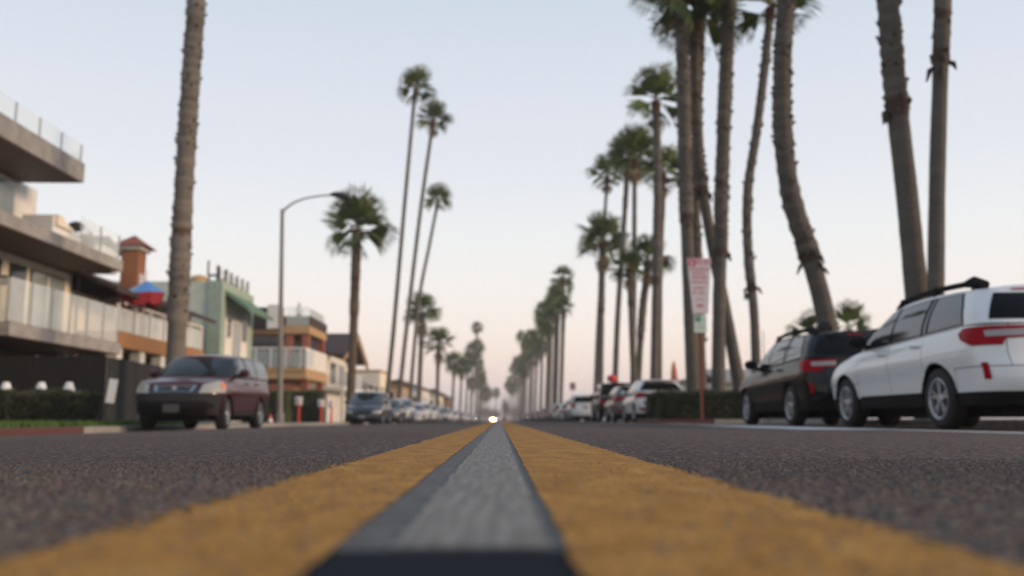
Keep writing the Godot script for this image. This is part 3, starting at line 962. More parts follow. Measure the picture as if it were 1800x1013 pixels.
func houses():
	var h: Node3D
	# ---- 1: modern house with deep concrete balconies ----
	h = thing("modern_house", "white modern house with three deep grey concrete balconies and glass railings", "house", Vector3(-18, 0, -27))
	bx(h, "wall", M.white_wall, -24, -15.4, 5.3, 7.62, 18.0, 29.75)
	bx(h, "wall", M.cream_wall, -24, -15.41, 2.4, 5.24, 18.0, 32.6)
	bx(h, "wall", M.cream_wall, -24, -15.45, 2.4, 4.7, 32.61, 36.5)
	bx(h, "wall", M.dark_brown, -24, -15.42, -0.2, 2.34, 18.0, 31.9)
	bx(h, "roof_terrace_slab", M.slab, -24, -13.4, 7.62, 8.24, 16.5, 28.7)
	bx(h, "balcony_slab", M.slab, -24, -13.4, 5.28, 5.66, 16.5, 32.1)
	bx(h, "balcony_slab", M.slab, -24, -13.4, 2.36, 2.74, 24.95, 32.35)
	bx(h, "balcony_slab", M.slab, -24, -15.3, 2.355, 2.735, 18.0, 24.94)
	# timber boards under the overhangs
	for sl in [[7.62, 16.5, 28.6], [5.28, 16.5, 32.0], [2.36, 25.0, 32.25]]:
		var k := 0
		var d: float = sl[1]
		while d < sl[2] - 0.1:
			bx(h, "soffit_board", M.soffit, -15.38, -13.43, sl[0] - 0.028 - 0.004 * (k % 2), sl[0] - 0.002, d + 0.01, minf(d + 0.28, sl[2]))
			d += 0.29
			k += 1
	rail(h, -13.5, 8.24, 16.6, 28.6, 0.62, 1.33)
	rail(h, -13.5, 5.66, 28.9, 31.9, 0.9, 1.5)
	rail(h, -13.5, 2.74, 25.0, 32.2, 1.25, 1.2)
	for i in 2:
		bx(h, "railing_pane", M.rail_glass, -15.3 + i * 0.93, -14.4 + i * 0.91, 2.77, 3.95, 24.99, 25.006)
	window(h, M.steel, M.window_pale, -15.4, 6.0, 7.45, 26.0, 28.3, 0)
	window(h, M.frame_dark, M.window, -15.41, 2.9, 4.98, 28.4, 29.4, 0)
	window(h, M.frame_dark, M.window_pale, -15.41, 2.78, 4.98, 29.7, 32.0, 1)
	window(h, M.frame_dark, M.window, -15.41, 2.9, 4.98, 25.6, 27.9, 1)
	for x in [-15.36]:
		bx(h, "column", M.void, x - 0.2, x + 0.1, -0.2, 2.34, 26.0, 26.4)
		bx(h, "column", M.white_wall, x - 0.2, x + 0.1, -0.2, 2.34, 32.0, 32.4)
	for p in [[-15.3, 33.0], [-15.3, 24.6]]:
		bx(h, "downpipe", M.steel, p[0] - 0.09, p[0] - 0.02, 2.42, 5.2, p[1], p[1] + 0.09)
	bx(h, "wall_lamp", M.frame_dark, -15.41, -15.28, 4.2, 4.5, 28.0, 28.14)
	for k in 3:
		bx(h, "curtain", M.white_wall, -15.365, -15.352, 2.95, 4.9, 29.8 + k * 0.75, 30.15 + k * 0.75)
	var t := thing("terrace_sofa", "white cushioned terrace sofa behind the glass of the upper balcony", "sofa", Vector3(-14.4, 5.66, -29.0))
	var s := st()
	prism(s, PackedVector2Array([Vector2(-1.0, 0), Vector2(1.0, 0), Vector2(1.0, 0.42), Vector2(0.3, 0.5), Vector2(-0.6, 0.78), Vector2(-1.0, 0.74)]), 0.9)
	var o := part("seat", s.commit(), M.white_plastic, t)
	o.rotation.y = PI / 2
	s = st()
	prism(s, PackedVector2Array([Vector2(-0.9, 0.78), Vector2(-0.6, 0.8), Vector2(-0.3, 0.62), Vector2(0.2, 0.52), Vector2(0.2, 0.45), Vector2(-0.9, 0.45)]), 1.1)
	o = part("cushion", s.commit(), M.cream_wall, t)
	o.rotation.y = PI / 2
	t = thing("barbecue", "small dark barbecue standing on the upper balcony", "barbecue", Vector3(-14.1, 5.66, -29.9))
	s = st()
	lathe(s, V([0.0, 0.62, 0.2, 0.64, 0.26, 0.76, 0.24, 0.86, 0.12, 0.93, 0.0, 0.95]), 14)
	part("kettle", s.commit(), M.frame_dark, t)
	for i in 3:
		s = st()
		var a := i * TAU / 3
		tube(s, [Vector3(cos(a) * 0.3, 0, sin(a) * 0.3), Vector3(cos(a) * 0.14, 0.68, sin(a) * 0.14)], [0.015, 0.015], 6)
		part("leg", s.commit(), M.frame_dark, t)
	t = thing("potted_shrub", "potted pale green shrub at the end of the upper balcony", "plant", Vector3(-14.2, 5.66, -31.0))
	s = st()
	lathe(s, V([0.0, 0.0, 0.16, 0.0, 0.22, 0.32, 0.19, 0.32, 0.0, 0.28]), 14)
	part("pot", s.commit(), M.concrete, t)
	s = st()
	for i in 500:
		var p := Vector3(rng.randfn() * 0.17, 0.32 + absf(rng.randfn()) * 0.24, rng.randfn() * 0.17)
		var dv := Vector3(rng.randf_range(-1, 1), rng.randf_range(0, 1), rng.randf_range(-1, 1)).normalized()
		var sd := dv.cross(Vector3.RIGHT).normalized() * 0.02
		tri(s, p - sd, p + sd, p + dv * 0.12, Vector3(dv.z, 0.5, -dv.x).normalized(), L(0.2, 0.25, 0.12))
	part("foliage", s.commit(), M.hedge, t)
	# ---- black screened fence round the front yard ----
	t = thing("screen_fence", "black mesh screened fence in front of the modern house", "fence", Vector3(-12.5, -0.06, -25.5))
	var xx := -16.9
	while xx < -11.0:
		bx(t, "fence_panel", M.black_fabric, xx, xx + 1.97, -0.03, 1.82, 25.48, 25.52)
		bx(t, "post", M.steel, xx - 0.025, xx + 0.02, -0.05, 1.85, 25.53, 25.58)
		xx += 2.0
	t = thing("screen_fence", "dark grey screened fence running back along the pavement behind the maroon SUV", "fence", Vector3(-11.0, -0.06, -28))
	var dd := 25.55
	while dd < 33.0:
		bx(t, "fence_panel", M.grey_fabric, -10.93 - (dd - 25.5) * 0.0, -10.89, -0.03, 1.80 - (dd - 25.5) * 0.012, dd, dd + 1.9)
		bx(t, "post", M.steel, -10.99, -10.94, -0.05, 1.82, dd + 1.9, dd + 1.95)
		dd += 1.95
	t = thing("notice_sheet", "white paper notice hanging crooked at the corner of the dark fence", "notice", Vector3(-10.72, 0.86, -25.45))
	var bm := BoxMesh.new()
	bm.size = Vector3(0.24, 0.66, 0.006)
	o = part("sheet", bm, M.white_plastic, t)
	o.rotation.z = -0.12
	for p in [[-11.25, 21.0, "leftmost"], [-10.45, 21.0, "middle"], [-9.82, 21.0, "rightmost"]]:
		t = thing("garden_lamp", p[2] + " white tapered garden lamp standing behind the left hedge", "garden lamp", Vector3(p[0], -0.06, -p[1]), 0.0, "white lamps behind the left hedge")
		s = st()
		lathe(s, V([0.17, 0.70, 0.07, 0.98, 0.0, 0.99]), 16)
		part("shade", s.commit(), M.white_plastic, t)
		s = st()
		tube(s, [Vector3(0, 0, 0), Vector3(0, 0.9, 0)], [0.02, 0.02], 8)
		part("post", s.commit(), M.frame_dark, t)
	hedge("hedge", "low dark clipped hedge at the left edge in front of the black fence", -13.5, -8.93, 19.7, 20.6, -0.08, 0.74, 22000, [L(0.04, 0.05, 0.016), L(0.03, 0.036, 0.014), L(0.06, 0.06, 0.02)])
	hedge("hedge", "green hedge behind the red marker posts", -13.5, -9.7, 50.0, 51.2, -0.12, 1.75, 16000, [L(0.085, 0.125, 0.04), L(0.06, 0.09, 0.03), L(0.11, 0.13, 0.045)])
	hedge("hedge", "taller yellowish hedge between the lamp post and the red marker posts", -12.6, -10.4, 45.0, 46.0, -0.12, 1.6, 10000, [L(0.11, 0.14, 0.035), L(0.08, 0.10, 0.03), L(0.13, 0.14, 0.045)])
	# ---- 2: cottage with brick chimney and orange beam ----
	h = thing("cottage", "pale pink cottage with an orange brick chimney and a long orange timber beam", "house", Vector3(-17, 0, -38))
	bx(h, "wall", M.pink_wall, -22, -14.6, 3.3, 5.0, 36.6, 43.0)
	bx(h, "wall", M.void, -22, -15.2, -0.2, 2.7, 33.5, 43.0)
	bx(h, "beam", M.orange_wood, -15.4, -13.98, 2.72, 3.29, 33.3, 43.2)
	for i in 5:
		bx(h, "column", M.white_wall, -14.5, -14.1, -0.2, 2.71, 33.7 + i * 2.2, 34.2 + i * 2.2)
	for i in 7:
		bx(h, "railing_post", M.frame_white, -14.14, -14.04, 3.3, 4.35, 33.5 + i * 1.58, 33.6 + i * 1.58)
	for i in 6:
		bx(h, "railing_pane", M.rail_glass, -14.1, -14.085, 3.34, 4.2, 33.64 + i * 1.58, 35.04 + i * 1.58)
	bx(h, "railing_cap", M.frame_white, -14.16, -14.02, 4.351, 4.42, 33.4, 43.1)
	window(h, M.frame_white, M.dark_brown, -14.6, 3.4, 4.75, 36.8, 37.5, 0)
	window(h, M.frame_white, M.window_pale, -14.6, 3.6, 4.75, 37.9, 38.9, 0)
	window(h, M.frame_white, M.window_pale, -14.6, 3.6, 4.75, 39.5, 41.5, 1)
	gable(h, "roof", M.roof_brown, -20.5, -13.6, 32.2, 43.6, 4.75, 6.1, false)
	bx(h, "chimney", M.brick, -14.95, -14.28, 4.2, 6.72, 35.6, 36.4)
	bx(h, "chimney_band", M.white_wall, -15.1, -14.15, 6.721, 6.86, 35.45, 36.55)
	s = st()
	for e in [[Vector3(-0.68, 0, 0.68), Vector3(0.68, 0, 0.68), Vector3(0, 0, 1)], [Vector3(0.68, 0, 0.68), Vector3(0.68, 0, -0.68), Vector3(1, 0, 0)], [Vector3(0.68, 0, -0.68), Vector3(-0.68, 0, -0.68), Vector3(0, 0, -1)], [Vector3(-0.68, 0, -0.68), Vector3(-0.68, 0, 0.68), Vector3(-1, 0, 0)]]:
		tri(s, e[0], e[1], Vector3(0, 0.52, 0), (e[2] + Vector3.UP).normalized())
		tri(s, e[0], e[1], Vector3(0, 0.0, 0), Vector3.DOWN)
	o = part("chimney_cap", s.commit(), M.red_wood, h)
	o.position = Vector3(-14.62, 6.862, -36.0) - h.position
	bx(h, "chimney_plaque", M.white_wall, -14.28, -14.25, 5.35, 5.8, 35.8, 36.2)
	bx(h, "awning", M.frame_dark, -14.7, -14.0, 4.35, 4.47, 33.35, 33.9)
	bx(h, "dormer_wall", M.white_wall, -16.2, -15.0, 5.7, 6.6, 33.4, 35.4)
	gable(h, "dormer_roof", M.roof_brown, -16.5, -14.9, 33.1, 35.5, 6.6, 7.0, true)
	patio_umbrella()
	# ---- 3: green flat roofed house ----
	h = thing("green_house", "sage green flat roofed house with a green awning over white windows", "house", Vector3(-18, 0, -49))
	bx(h, "wall", M.green_wall, -24, -14.0, -0.2, 6.95, 45.5, 51.2)
	bx(h, "corner_trim", M.green_trim, -14.6, -13.93, -0.2, 7.0, 45.42, 46.2)
	bx(h, "corner_trim", M.green_trim, -14.6, -13.93, -0.2, 6.96, 50.5, 51.28)
	bx(h, "parapet", M.green_trim, -14.3, -13.93, 6.2, 6.98, 46.201, 50.499)
	bx(h, "bay_wall", M.white_wall, -14.2, -13.97, 2.6, 6.19, 46.201, 50.499)
	window(h, M.frame_white, M.window, -13.97, 4.2, 5.3, 46.5, 47.2, 0)
	window(h, M.frame_white, M.window, -13.97, 4.2, 5.4, 49.2, 50.2, 0)
	window(h, M.frame_white, M.window_pale, -13.97, 3.0, 5.2, 47.5, 49.0, 1)
	bx(h, "lower_wall", M.white_wall, -14.2, -13.96, -0.2, 2.59, 46.201, 50.499)
	window(h, M.frame_white, M.window, -13.96, 0.9, 2.1, 47.0, 49.5, 2)
	s = st()
	prism(s, PackedVector2Array([Vector2(0, 0.95), Vector2(1.25, 0.05), Vector2(1.25, -0.15), Vector2(0, 0.75)]), 5.0)
	o = part("awning", s.commit(), M.awning, h)
	o.position = Vector3(-13.93, 5.62, -48.4) - h.position
	for i in 6:
		bx(h, "roof_post", M.frame_dark, -14.25, -14.15, 6.98, 7.75, 45.6 + i * 1.05, 45.72 + i * 1.05)
	bx(h, "roof_rail", M.rail_glass, -14.21, -14.19, 7.0, 7.6, 45.8, 50.9)
	for p in [[46.4, "nearest"], [47.9, "middle"], [49.6, "farthest"]]:
		var ch := thing("deck_chair", p[1] + " dark deck chair on the roof of the green house", "chair", Vector3(-14.7, 6.95, -p[0]), 0.4, "chairs on the green house roof")
		bm = BoxMesh.new()
		bm.size = Vector3(0.5, 0.05, 0.5)
		o = part("seat", bm, M.frame_dark, ch)
		o.position.y = 0.45
		bm = BoxMesh.new()
		bm.size = Vector3(0.06, 0.75, 0.5)
		o = part("backrest", bm, M.frame_dark, ch)
		o.position = Vector3(-0.28, 0.82, 0)
		for lx in [-0.22, 0.22]:
			for lz in [-0.22, 0.22]:
				bm = BoxMesh.new()
				bm.size = Vector3(0.05, 0.45, 0.05)
				o = part("leg", bm, M.frame_dark, ch)
				o.position = Vector3(lx, 0.22, lz)
	t = thing("roof_dome", "brown low dome on the roof of the green house", "vent", Vector3(-15.3, 6.95, -46.0))
	s = st()
	lathe(s, V([0.5, 0.0, 0.48, 0.18, 0.32, 0.34, 0.0, 0.42]), 16)
	part("cover", s.commit(), M.tan_wood, t)
	# ---- 4: brown timber house with roof deck ----
	h = thing("timber_house", "brown timber house with red posts, a white balcony and a roof deck", "house", Vector3(-18, 0, -68))
	bx(h, "wall", M.brown_siding, -25, -15.6, -0.3, 6.5, 67.0, 73.5)
	bx(h, "roof_parapet", M.dark_brown, -25, -15.85, 6.6, 8.2, 66.4, 66.7)
	bx(h, "roof_parapet", M.dark_brown, -16.0, -13.9, 6.9, 7.6, 66.8, 67.1)
	bx(h, "roof_parapet", M.dark_brown, -14.2, -13.9, 6.9, 7.6, 67.101, 73.2)
	bx(h, "roof_deck", M.tan_wood, -25, -13.95, 6.3, 6.89, 66.7, 73.3)
	bx(h, "roof_pillar", M.white_wall, -16.9, -15.9, 6.6, 8.35, 66.0, 66.39)
	bx(h, "deck_beam", M.tan_wood, -25, -13.85, 2.95, 3.5, 65.6, 73.8)
	bx(h, "balcony_floor", M.tan_wood, -25, -13.9, 3.501, 3.72, 65.5, 73.8)
	for p in [[-14.5, 66.9], [-14.5, 72.4], [-15.7, 66.9]]:
		bx(h, "column", M.red_wood, p[0], p[0] + 0.5, 3.72, 6.3, p[1], p[1] + 0.5)
		bx(h, "column", M.red_wood, p[0], p[0] + 0.5, -0.3, 2.95, p[1], p[1] + 0.5)
	window_z(h, M.frame_dark, M.window, 67.0, 3.8, 6.1, -18.6, -15.9, 2)
	window(h, M.frame_dark, M.window, -15.6, 3.8, 6.1, 68.2, 72.0, 2)
	window_z(h, M.frame_dark, M.window, 67.0, 0.3, 2.3, -17.4, -16.0, 1)
	bx(h, "balcony_panel", M.white_wall, -13.98, -13.9, 3.721, 5.2, 65.7, 73.6)
	var px := -18.6
	while px < -14.1:
		bx(h, "railing_pane", M.rail_glass, px + 0.04, px + 1.0, 3.8, 5.0, 65.65, 65.67)
		bx(h, "railing_post", M.frame_white, px - 0.04, px + 0.035, 3.721, 5.1, 65.62, 65.7)
		px += 1.07
	bx(h, "railing_cap", M.frame_white, -18.7, -13.99, 5.101, 5.2, 65.6, 65.72)
	bx(h, "deck_glass", M.rail_glass, -15.7, -14.0, 6.9, 8.3, 66.74, 66.76)
	bx(h, "deck_glass", M.rail_glass, -14.02, -14.0, 7.601, 8.2, 66.9, 72.5)
	person()
	# ---- 5: dark gable house ----
	h = thing("gabled_house", "house with a dark brown gable roof behind the bushy palm", "house", Vector3(-17, 0, -80))
	bx(h, "wall", M.white_wall, -22, -14.3, -0.3, 5.4, 76.0, 86.0)
	gable(h, "roof", M.roof_brown, -23, -12.5, 74.0, 87.0, 5.3, 7.6, true)
	s = st()
	prism(s, PackedVector2Array([Vector2(-6.6, 5.1), Vector2(0, 7.4), Vector2(6.6, 5.1), Vector2(6.6, 4.75), Vector2(0, 7.05), Vector2(-6.6, 4.75)]), 0.2)
	o = part("bargeboard", s.commit(), M.tan_wood, h)
	o.rotation.y = PI / 2
	o.position = Vector3(-12.6, 0, -80.5) - h.position
	window(h, M.frame_white, M.window, -14.3, 3.0, 4.9, 77.0, 80.0, 1)
	window(h, M.frame_white, M.window, -14.3, 3.0, 4.9, 81.0, 84.0, 1)
	bx(h, "balcony_floor", M.frame_white, -14.6, -12.8, 2.45, 2.75, 75.5, 86.0)
	rail(h, -12.9, 2.75, 75.6, 85.9, 1.3, 1.7)
	for p in [75.6, 80.5, 85.6]:
		bx(h, "column", M.white_wall, -13.1, -12.85, -0.3, 2.449, p, p + 0.25)
	# ---- farther houses ----
	var far := [["pale_house", "low pale house with a grey roof beyond the gabled house", M.white_wall, M.galv, -13.2, 92.0, 101.0, 3.3, 4.9], ["yellow_house", "yellow block house with a flat roof peeping out beyond the gabled house", M.cream_wall, M.cream_wall, -13.6, 104.0, 112.0, 5.4, 0.0],
		["tan_house", "tan house behind the trunks of the thin tall palms", M.tan_wood, M.roof_brown, -13.0, 122.0, 135.0, 4.6, 6.0], ["white_house", "white house beyond the tan one, behind the palm trunks", M.white_wall, M.roof_brown, -12.6, 150.0, 165.0, 5.0, 6.6],
		["ochre_house", "ochre house low behind the parked cars in the distance", M.cream_wall, M.roof_brown, -12.0, 180.0, 195.0, 4.8, 6.6], ["brown_house", "brown house at the far end of the left side", M.brown_siding, M.roof_brown, -12.0, 220.0, 240.0, 5.2, 7.4]]
	for f in far:
		h = thing(f[0], f[1], "house", Vector3(f[4] - 4, -0.4, -(f[5] + f[6]) / 2))
		bx(h, "wall", f[2], f[4] - 8, f[4], -0.8, f[7], f[5], f[6])
		if f[8] > 0.0:
			gable(h, "roof", f[3], f[4] - 8.5, f[4] + 0.6, f[5] - 0.6, f[6] + 0.6, f[7] + 0.1, f[8], false)
			gable_end(h, f[2], f[4] - 3.95, 8.4, f[5] + 0.1, f[7] - 0.05, f[8] - 0.2)
		else:
			bx(h, "roof_edge", M.tan_wood, f[4] - 8.1, f[4] + 0.1, f[7], f[7] + 0.25, f[5] - 0.1, f[6] + 0.1)
		var n := int((f[6] - f[5]) / 4.0)
		for i in n:
			window(h, M.frame_white, M.window, f[4], 2.2, 3.8, f[5] + 0.8 + i * 4.0, f[5] + 2.6 + i * 4.0, 1)
		window_z(h, M.frame_white, M.window, f[5], 2.2, 3.8, f[4] - 3.0, f[4] - 1.0, 1)
	# ---- right: low white beach buildings ----
	h = thing("beach_building", "low white building with a grey roof behind the trunks right of the sign", "house", Vector3(16, 0, -58))
	bx(h, "wall", M.white_wall, 13.6, 20, -0.3, 2.4, 56, 62)
	gable(h, "roof", M.galv, 13.2, 20.5, 55.5, 62.5, 2.4, 3.3, true)
	window_z(h, M.frame_white, M.window, 56.0, 0.9, 2.0, 14.2, 15.8, 1)
	h = thing("beach_building", "low grey roofed building behind the orange umbrella", "house", Vector3(13.5, 0, -68))
	bx(h, "wall", M.white_wall, 11.0, 16.0, -0.3, 2.0, 66, 72)
	gable(h, "roof", M.galv, 10.6, 16.4, 65.5, 72.5, 2.1, 3.0, false)
	gable_end(h, M.white_wall, 13.5, 5.0, 66.1, 1.95, 2.75)
	window_z(h, M.frame_white, M.window, 66.0, 0.8, 1.7, 11.6, 13.0, 1)

func patio_umbrella():
	var t := thing("patio_umbrella", "tilted blue patio umbrella with a dark red scalloped underside by the cottage", "umbrella", Vector3(-13.85, 3.3, -35))
	var s := st()
	tube(s, [Vector3(0.1, 0, 0), Vector3(0.2, 2.55, 0)], [0.025, 0.02], 8)
	part("pole", s.commit(), M.frame_white, t)
	var top := Vector3(0.2, 2.1, 0)
	for k in 8:
		var a := TAU * k / 8
		var b := TAU * (k + 1) / 8
		var am := (a + b) / 2
		s = st()
		var pa := Vector3(cos(a) * 0.92, 1.5 + 0.12 * cos(a), sin(a) * 0.92)
		var pb := Vector3(cos(b) * 0.92, 1.5 + 0.12 * cos(b), sin(b) * 0.92)
		var n := Vector3(cos(am), 1.2, sin(am)).normalized()
		tri(s, top, pa, pb, n)
		part("canopy_segment", s.commit(), M.pale_blue_fabric if k in [2, 3] else M.blue_fabric, t)
		s = st()
		for j in 6:
			var f0 := j / 6.0
			var f1 := (j + 1) / 6.0
			var q0 := pa.lerp(pb, f0)
			var q1 := pa.lerp(pb, f1)
			var nn := Vector3(cos(am), 0, sin(am))
			quad(s, q0, q1, q1 + Vector3(0, -0.34 - 0.14 * sin(PI * f1), 0) - nn * 0.16, q0 + Vector3(0, -0.34 - 0.14 * sin(PI * f0), 0) - nn * 0.16, nn)
		part("valance", s.commit(), M.red_fabric, t)

func person():
	# figure at the roof railing of the timber house, built as one surface from a smooth field of limbs
	var t := thing("person", "person with brown hair and a white shirt on the roof deck of the timber house", "person", Vector3(-14.95, 6.89, -67.6), 0.3)
	var bones := [[Vector3(0, 0.95, 0), Vector3(0, 1.42, 0), 0.15, 0.14], [Vector3(-0.1, 0.92, 0), Vector3(-0.12, 0.5, 0.02), 0.09, 0.065], [Vector3(-0.12, 0.5, 0.02), Vector3(-0.12, 0.08, 0), 0.06, 0.045], [Vector3(0.1, 0.92, 0), Vector3(0.12, 0.5, 0.02), 0.09, 0.065],
		[Vector3(0.12, 0.5, 0.02), Vector3(0.12, 0.08, 0), 0.06, 0.045], [Vector3(-0.12, 0.05, 0), Vector3(-0.13, 0.04, 0.16), 0.045, 0.035], [Vector3(0.12, 0.05, 0), Vector3(0.13, 0.04, 0.16), 0.045, 0.035], [Vector3(-0.19, 1.40, 0), Vector3(-0.27, 1.12, 0.05), 0.055, 0.045],
		[Vector3(-0.27, 1.12, 0.05), Vector3(-0.2, 0.98, 0.24), 0.042, 0.032], [Vector3(0.19, 1.40, 0), Vector3(0.27, 1.12, 0.05), 0.055, 0.045], [Vector3(0.27, 1.12, 0.05), Vector3(0.2, 0.98, 0.24), 0.042, 0.032], [Vector3(-0.12, 1.42, 0), Vector3(0.12, 1.42, 0), 0.075, 0.075],
		[Vector3(0, 1.42, 0), Vector3(0, 1.56, 0.01), 0.055, 0.05], [Vector3(0, 1.62, 0.01), Vector3(0, 1.70, 0.0), 0.085, 0.095], [Vector3(0, 1.60, 0.10), Vector3(0, 1.62, 0.11), 0.014, 0.012]]
	var skin := L(0.42, 0.24, 0.16)
	var o := part("body", nets(bones, AABB(Vector3(-0.42, -0.02, -0.26), Vector3(0.84, 1.86, 0.62)), 0.03, 0.03, func(p: Vector3) -> Color:
		if p.y > 1.5 and (p.z < 0.03 or p.y > 1.74):
			return L(0.10, 0.04, 0.025)
		if p.y > 1.5 or (absf(p.x) > 0.16 and p.y < 1.05 and p.z > 0.14):
			return skin
		if p.y > 0.93:
			return L(0.7, 0.7, 0.68)
		return L(0.03, 0.035, 0.05)), M.hedge, t)
	o.set_meta("label", "standing figure with forearms forward")

func nets(bones: Array, box: AABB, cell: float, k: float, paint: Callable) -> ArrayMesh:
	var nx := int(box.size.x / cell) + 1
	var ny := int(box.size.y / cell) + 1
	var nz := int(box.size.z / cell) + 1
	var f := func(p: Vector3) -> float:
		var d := 9.0
		for b in bones:
			var ab: Vector3 = b[1] - b[0]
			var h := clampf((p - b[0]).dot(ab) / maxf(ab.length_squared(), 1e-6), 0.0, 1.0)
			var q: float = p.distance_to(b[0] + ab * h) - lerpf(b[2], b[3], h)
			var w := clampf(0.5 + 0.5 * (d - q) / k, 0.0, 1.0)
			d = lerpf(d, q, w) - k * w * (1.0 - w)
		return d
	var v := PackedFloat32Array()
	v.resize(nx * ny * nz)
	for x in nx:
		for y in ny:
			for z in nz:
				v[(x * ny + y) * nz + z] = f.call(box.position + Vector3(x, y, z) * cell)
	var cellv := {}
	for x in nx - 1:
		for y in ny - 1:
			for z in nz - 1:
				var sum := Vector3.ZERO
				var cnt := 0
				for e in [[0, 0, 0, 1, 0, 0], [0, 1, 0, 1, 1, 0], [0, 0, 1, 1, 0, 1], [0, 1, 1, 1, 1, 1], [0, 0, 0, 0, 1, 0], [1, 0, 0, 1, 1, 0], [0, 0, 1, 0, 1, 1], [1, 0, 1, 1, 1, 1], [0, 0, 0, 0, 0, 1], [1, 0, 0, 1, 0, 1], [0, 1, 0, 0, 1, 1], [1, 1, 0, 1, 1, 1]]:
					var a := v[((x + e[0]) * ny + y + e[1]) * nz + z + e[2]]
					var b := v[((x + e[3]) * ny + y + e[4]) * nz + z + e[5]]
					if (a < 0.0) != (b < 0.0):
						sum += Vector3(x + e[0], y + e[1], z + e[2]).lerp(Vector3(x + e[3], y + e[4], z + e[5]), a / (a - b))
						cnt += 1
				if cnt:
					cellv[Vector3i(x, y, z)] = box.position + sum / cnt * cell
	var s := st()
	var nrm := func(p: Vector3) -> Vector3:
		var e := 0.008
		return Vector3(f.call(p + Vector3(e, 0, 0)) - f.call(p - Vector3(e, 0, 0)), f.call(p + Vector3(0, e, 0)) - f.call(p - Vector3(0, e, 0)), f.call(p + Vector3(0, 0, e)) - f.call(p - Vector3(0, 0, e))).normalized()
	for c in cellv:
		for ax in 3:
			var d1 := Vector3i.ZERO
			d1[ax] = 1
			var i0 := v[(c.x * ny + c.y) * nz + c.z]
			var e: Vector3i = c + d1
			if e.x >= nx or e.y >= ny or e.z >= nz:
				continue
			var i1 := v[(e.x * ny + e.y) * nz + e.z]
			if (i0 < 0.0) == (i1 < 0.0):
				continue
			var u := Vector3i.ZERO
			u[(ax + 1) % 3] = 1
			var w := Vector3i.ZERO
			w[(ax + 2) % 3] = 1
			var q := [c, c - u, c - u - w, c - w]
			if not (cellv.has(q[1]) and cellv.has(q[2]) and cellv.has(q[3])):
				continue
			var pp := []
			for j in q:
				pp.append(cellv[j])
			for t3 in [[0, 1, 2], [0, 2, 3]]:
				var ps := []
				var ns := []
				var cs := []
				for j in t3:
					ps.append(pp[j])
					ns.append(nrm.call(pp[j]))
					cs.append(paint.call(pp[j]))
				smooth_tri(s, ps, ns, cs)
	return s.commit()

# ================= street things =================
func sign_texture() -> ImageTexture:
	# the print on the parking sign is only legible as red blocks and lines
	var w := 168
	var h := 400
	var im := Image.create(w, h, false, Image.FORMAT_RGB8)
	im.fill(Color8(226, 220, 222))
	var red := Color8(186, 40, 62)
	var r := RandomNumberGenerator.new()
	r.seed = 8
	im.fill_rect(Rect2i(4, 4, w - 8, 3), red)
	im.fill_rect(Rect2i(6, 10, 58, 48), red)
	im.fill_rect(Rect2i(22, 20, 26, 28), Color8(226, 180, 186))
	var rows := [[14, 70, 160, 22], [44, 76, 158, 8], [70, 12, 156, 16], [98, 40, 128, 16], [126, 22, 148, 10], [142, 30, 140, 10], [166, 14, 152, 14], [206, 30, 130, 16], [234, 28, 66, 26], [236, 84, 128, 8], [252, 84, 138, 8], [290, 44, 124, 10], [330, 52, 118, 22]]
	for q in rows:
		var x: int = q[1]
		while x < q[2]:
			var ww := r.randi_range(4, 9)
			im.fill_rect(Rect2i(x, q[0], ww, q[3]), red if r.randf() < 0.85 else Color8(214, 150, 160))
			x += ww + r.randi_range(2, 5)
	im.fill_rect(Rect2i(4, h - 7, w - 8, 3), red)
	return ImageTexture.create_from_image(im)

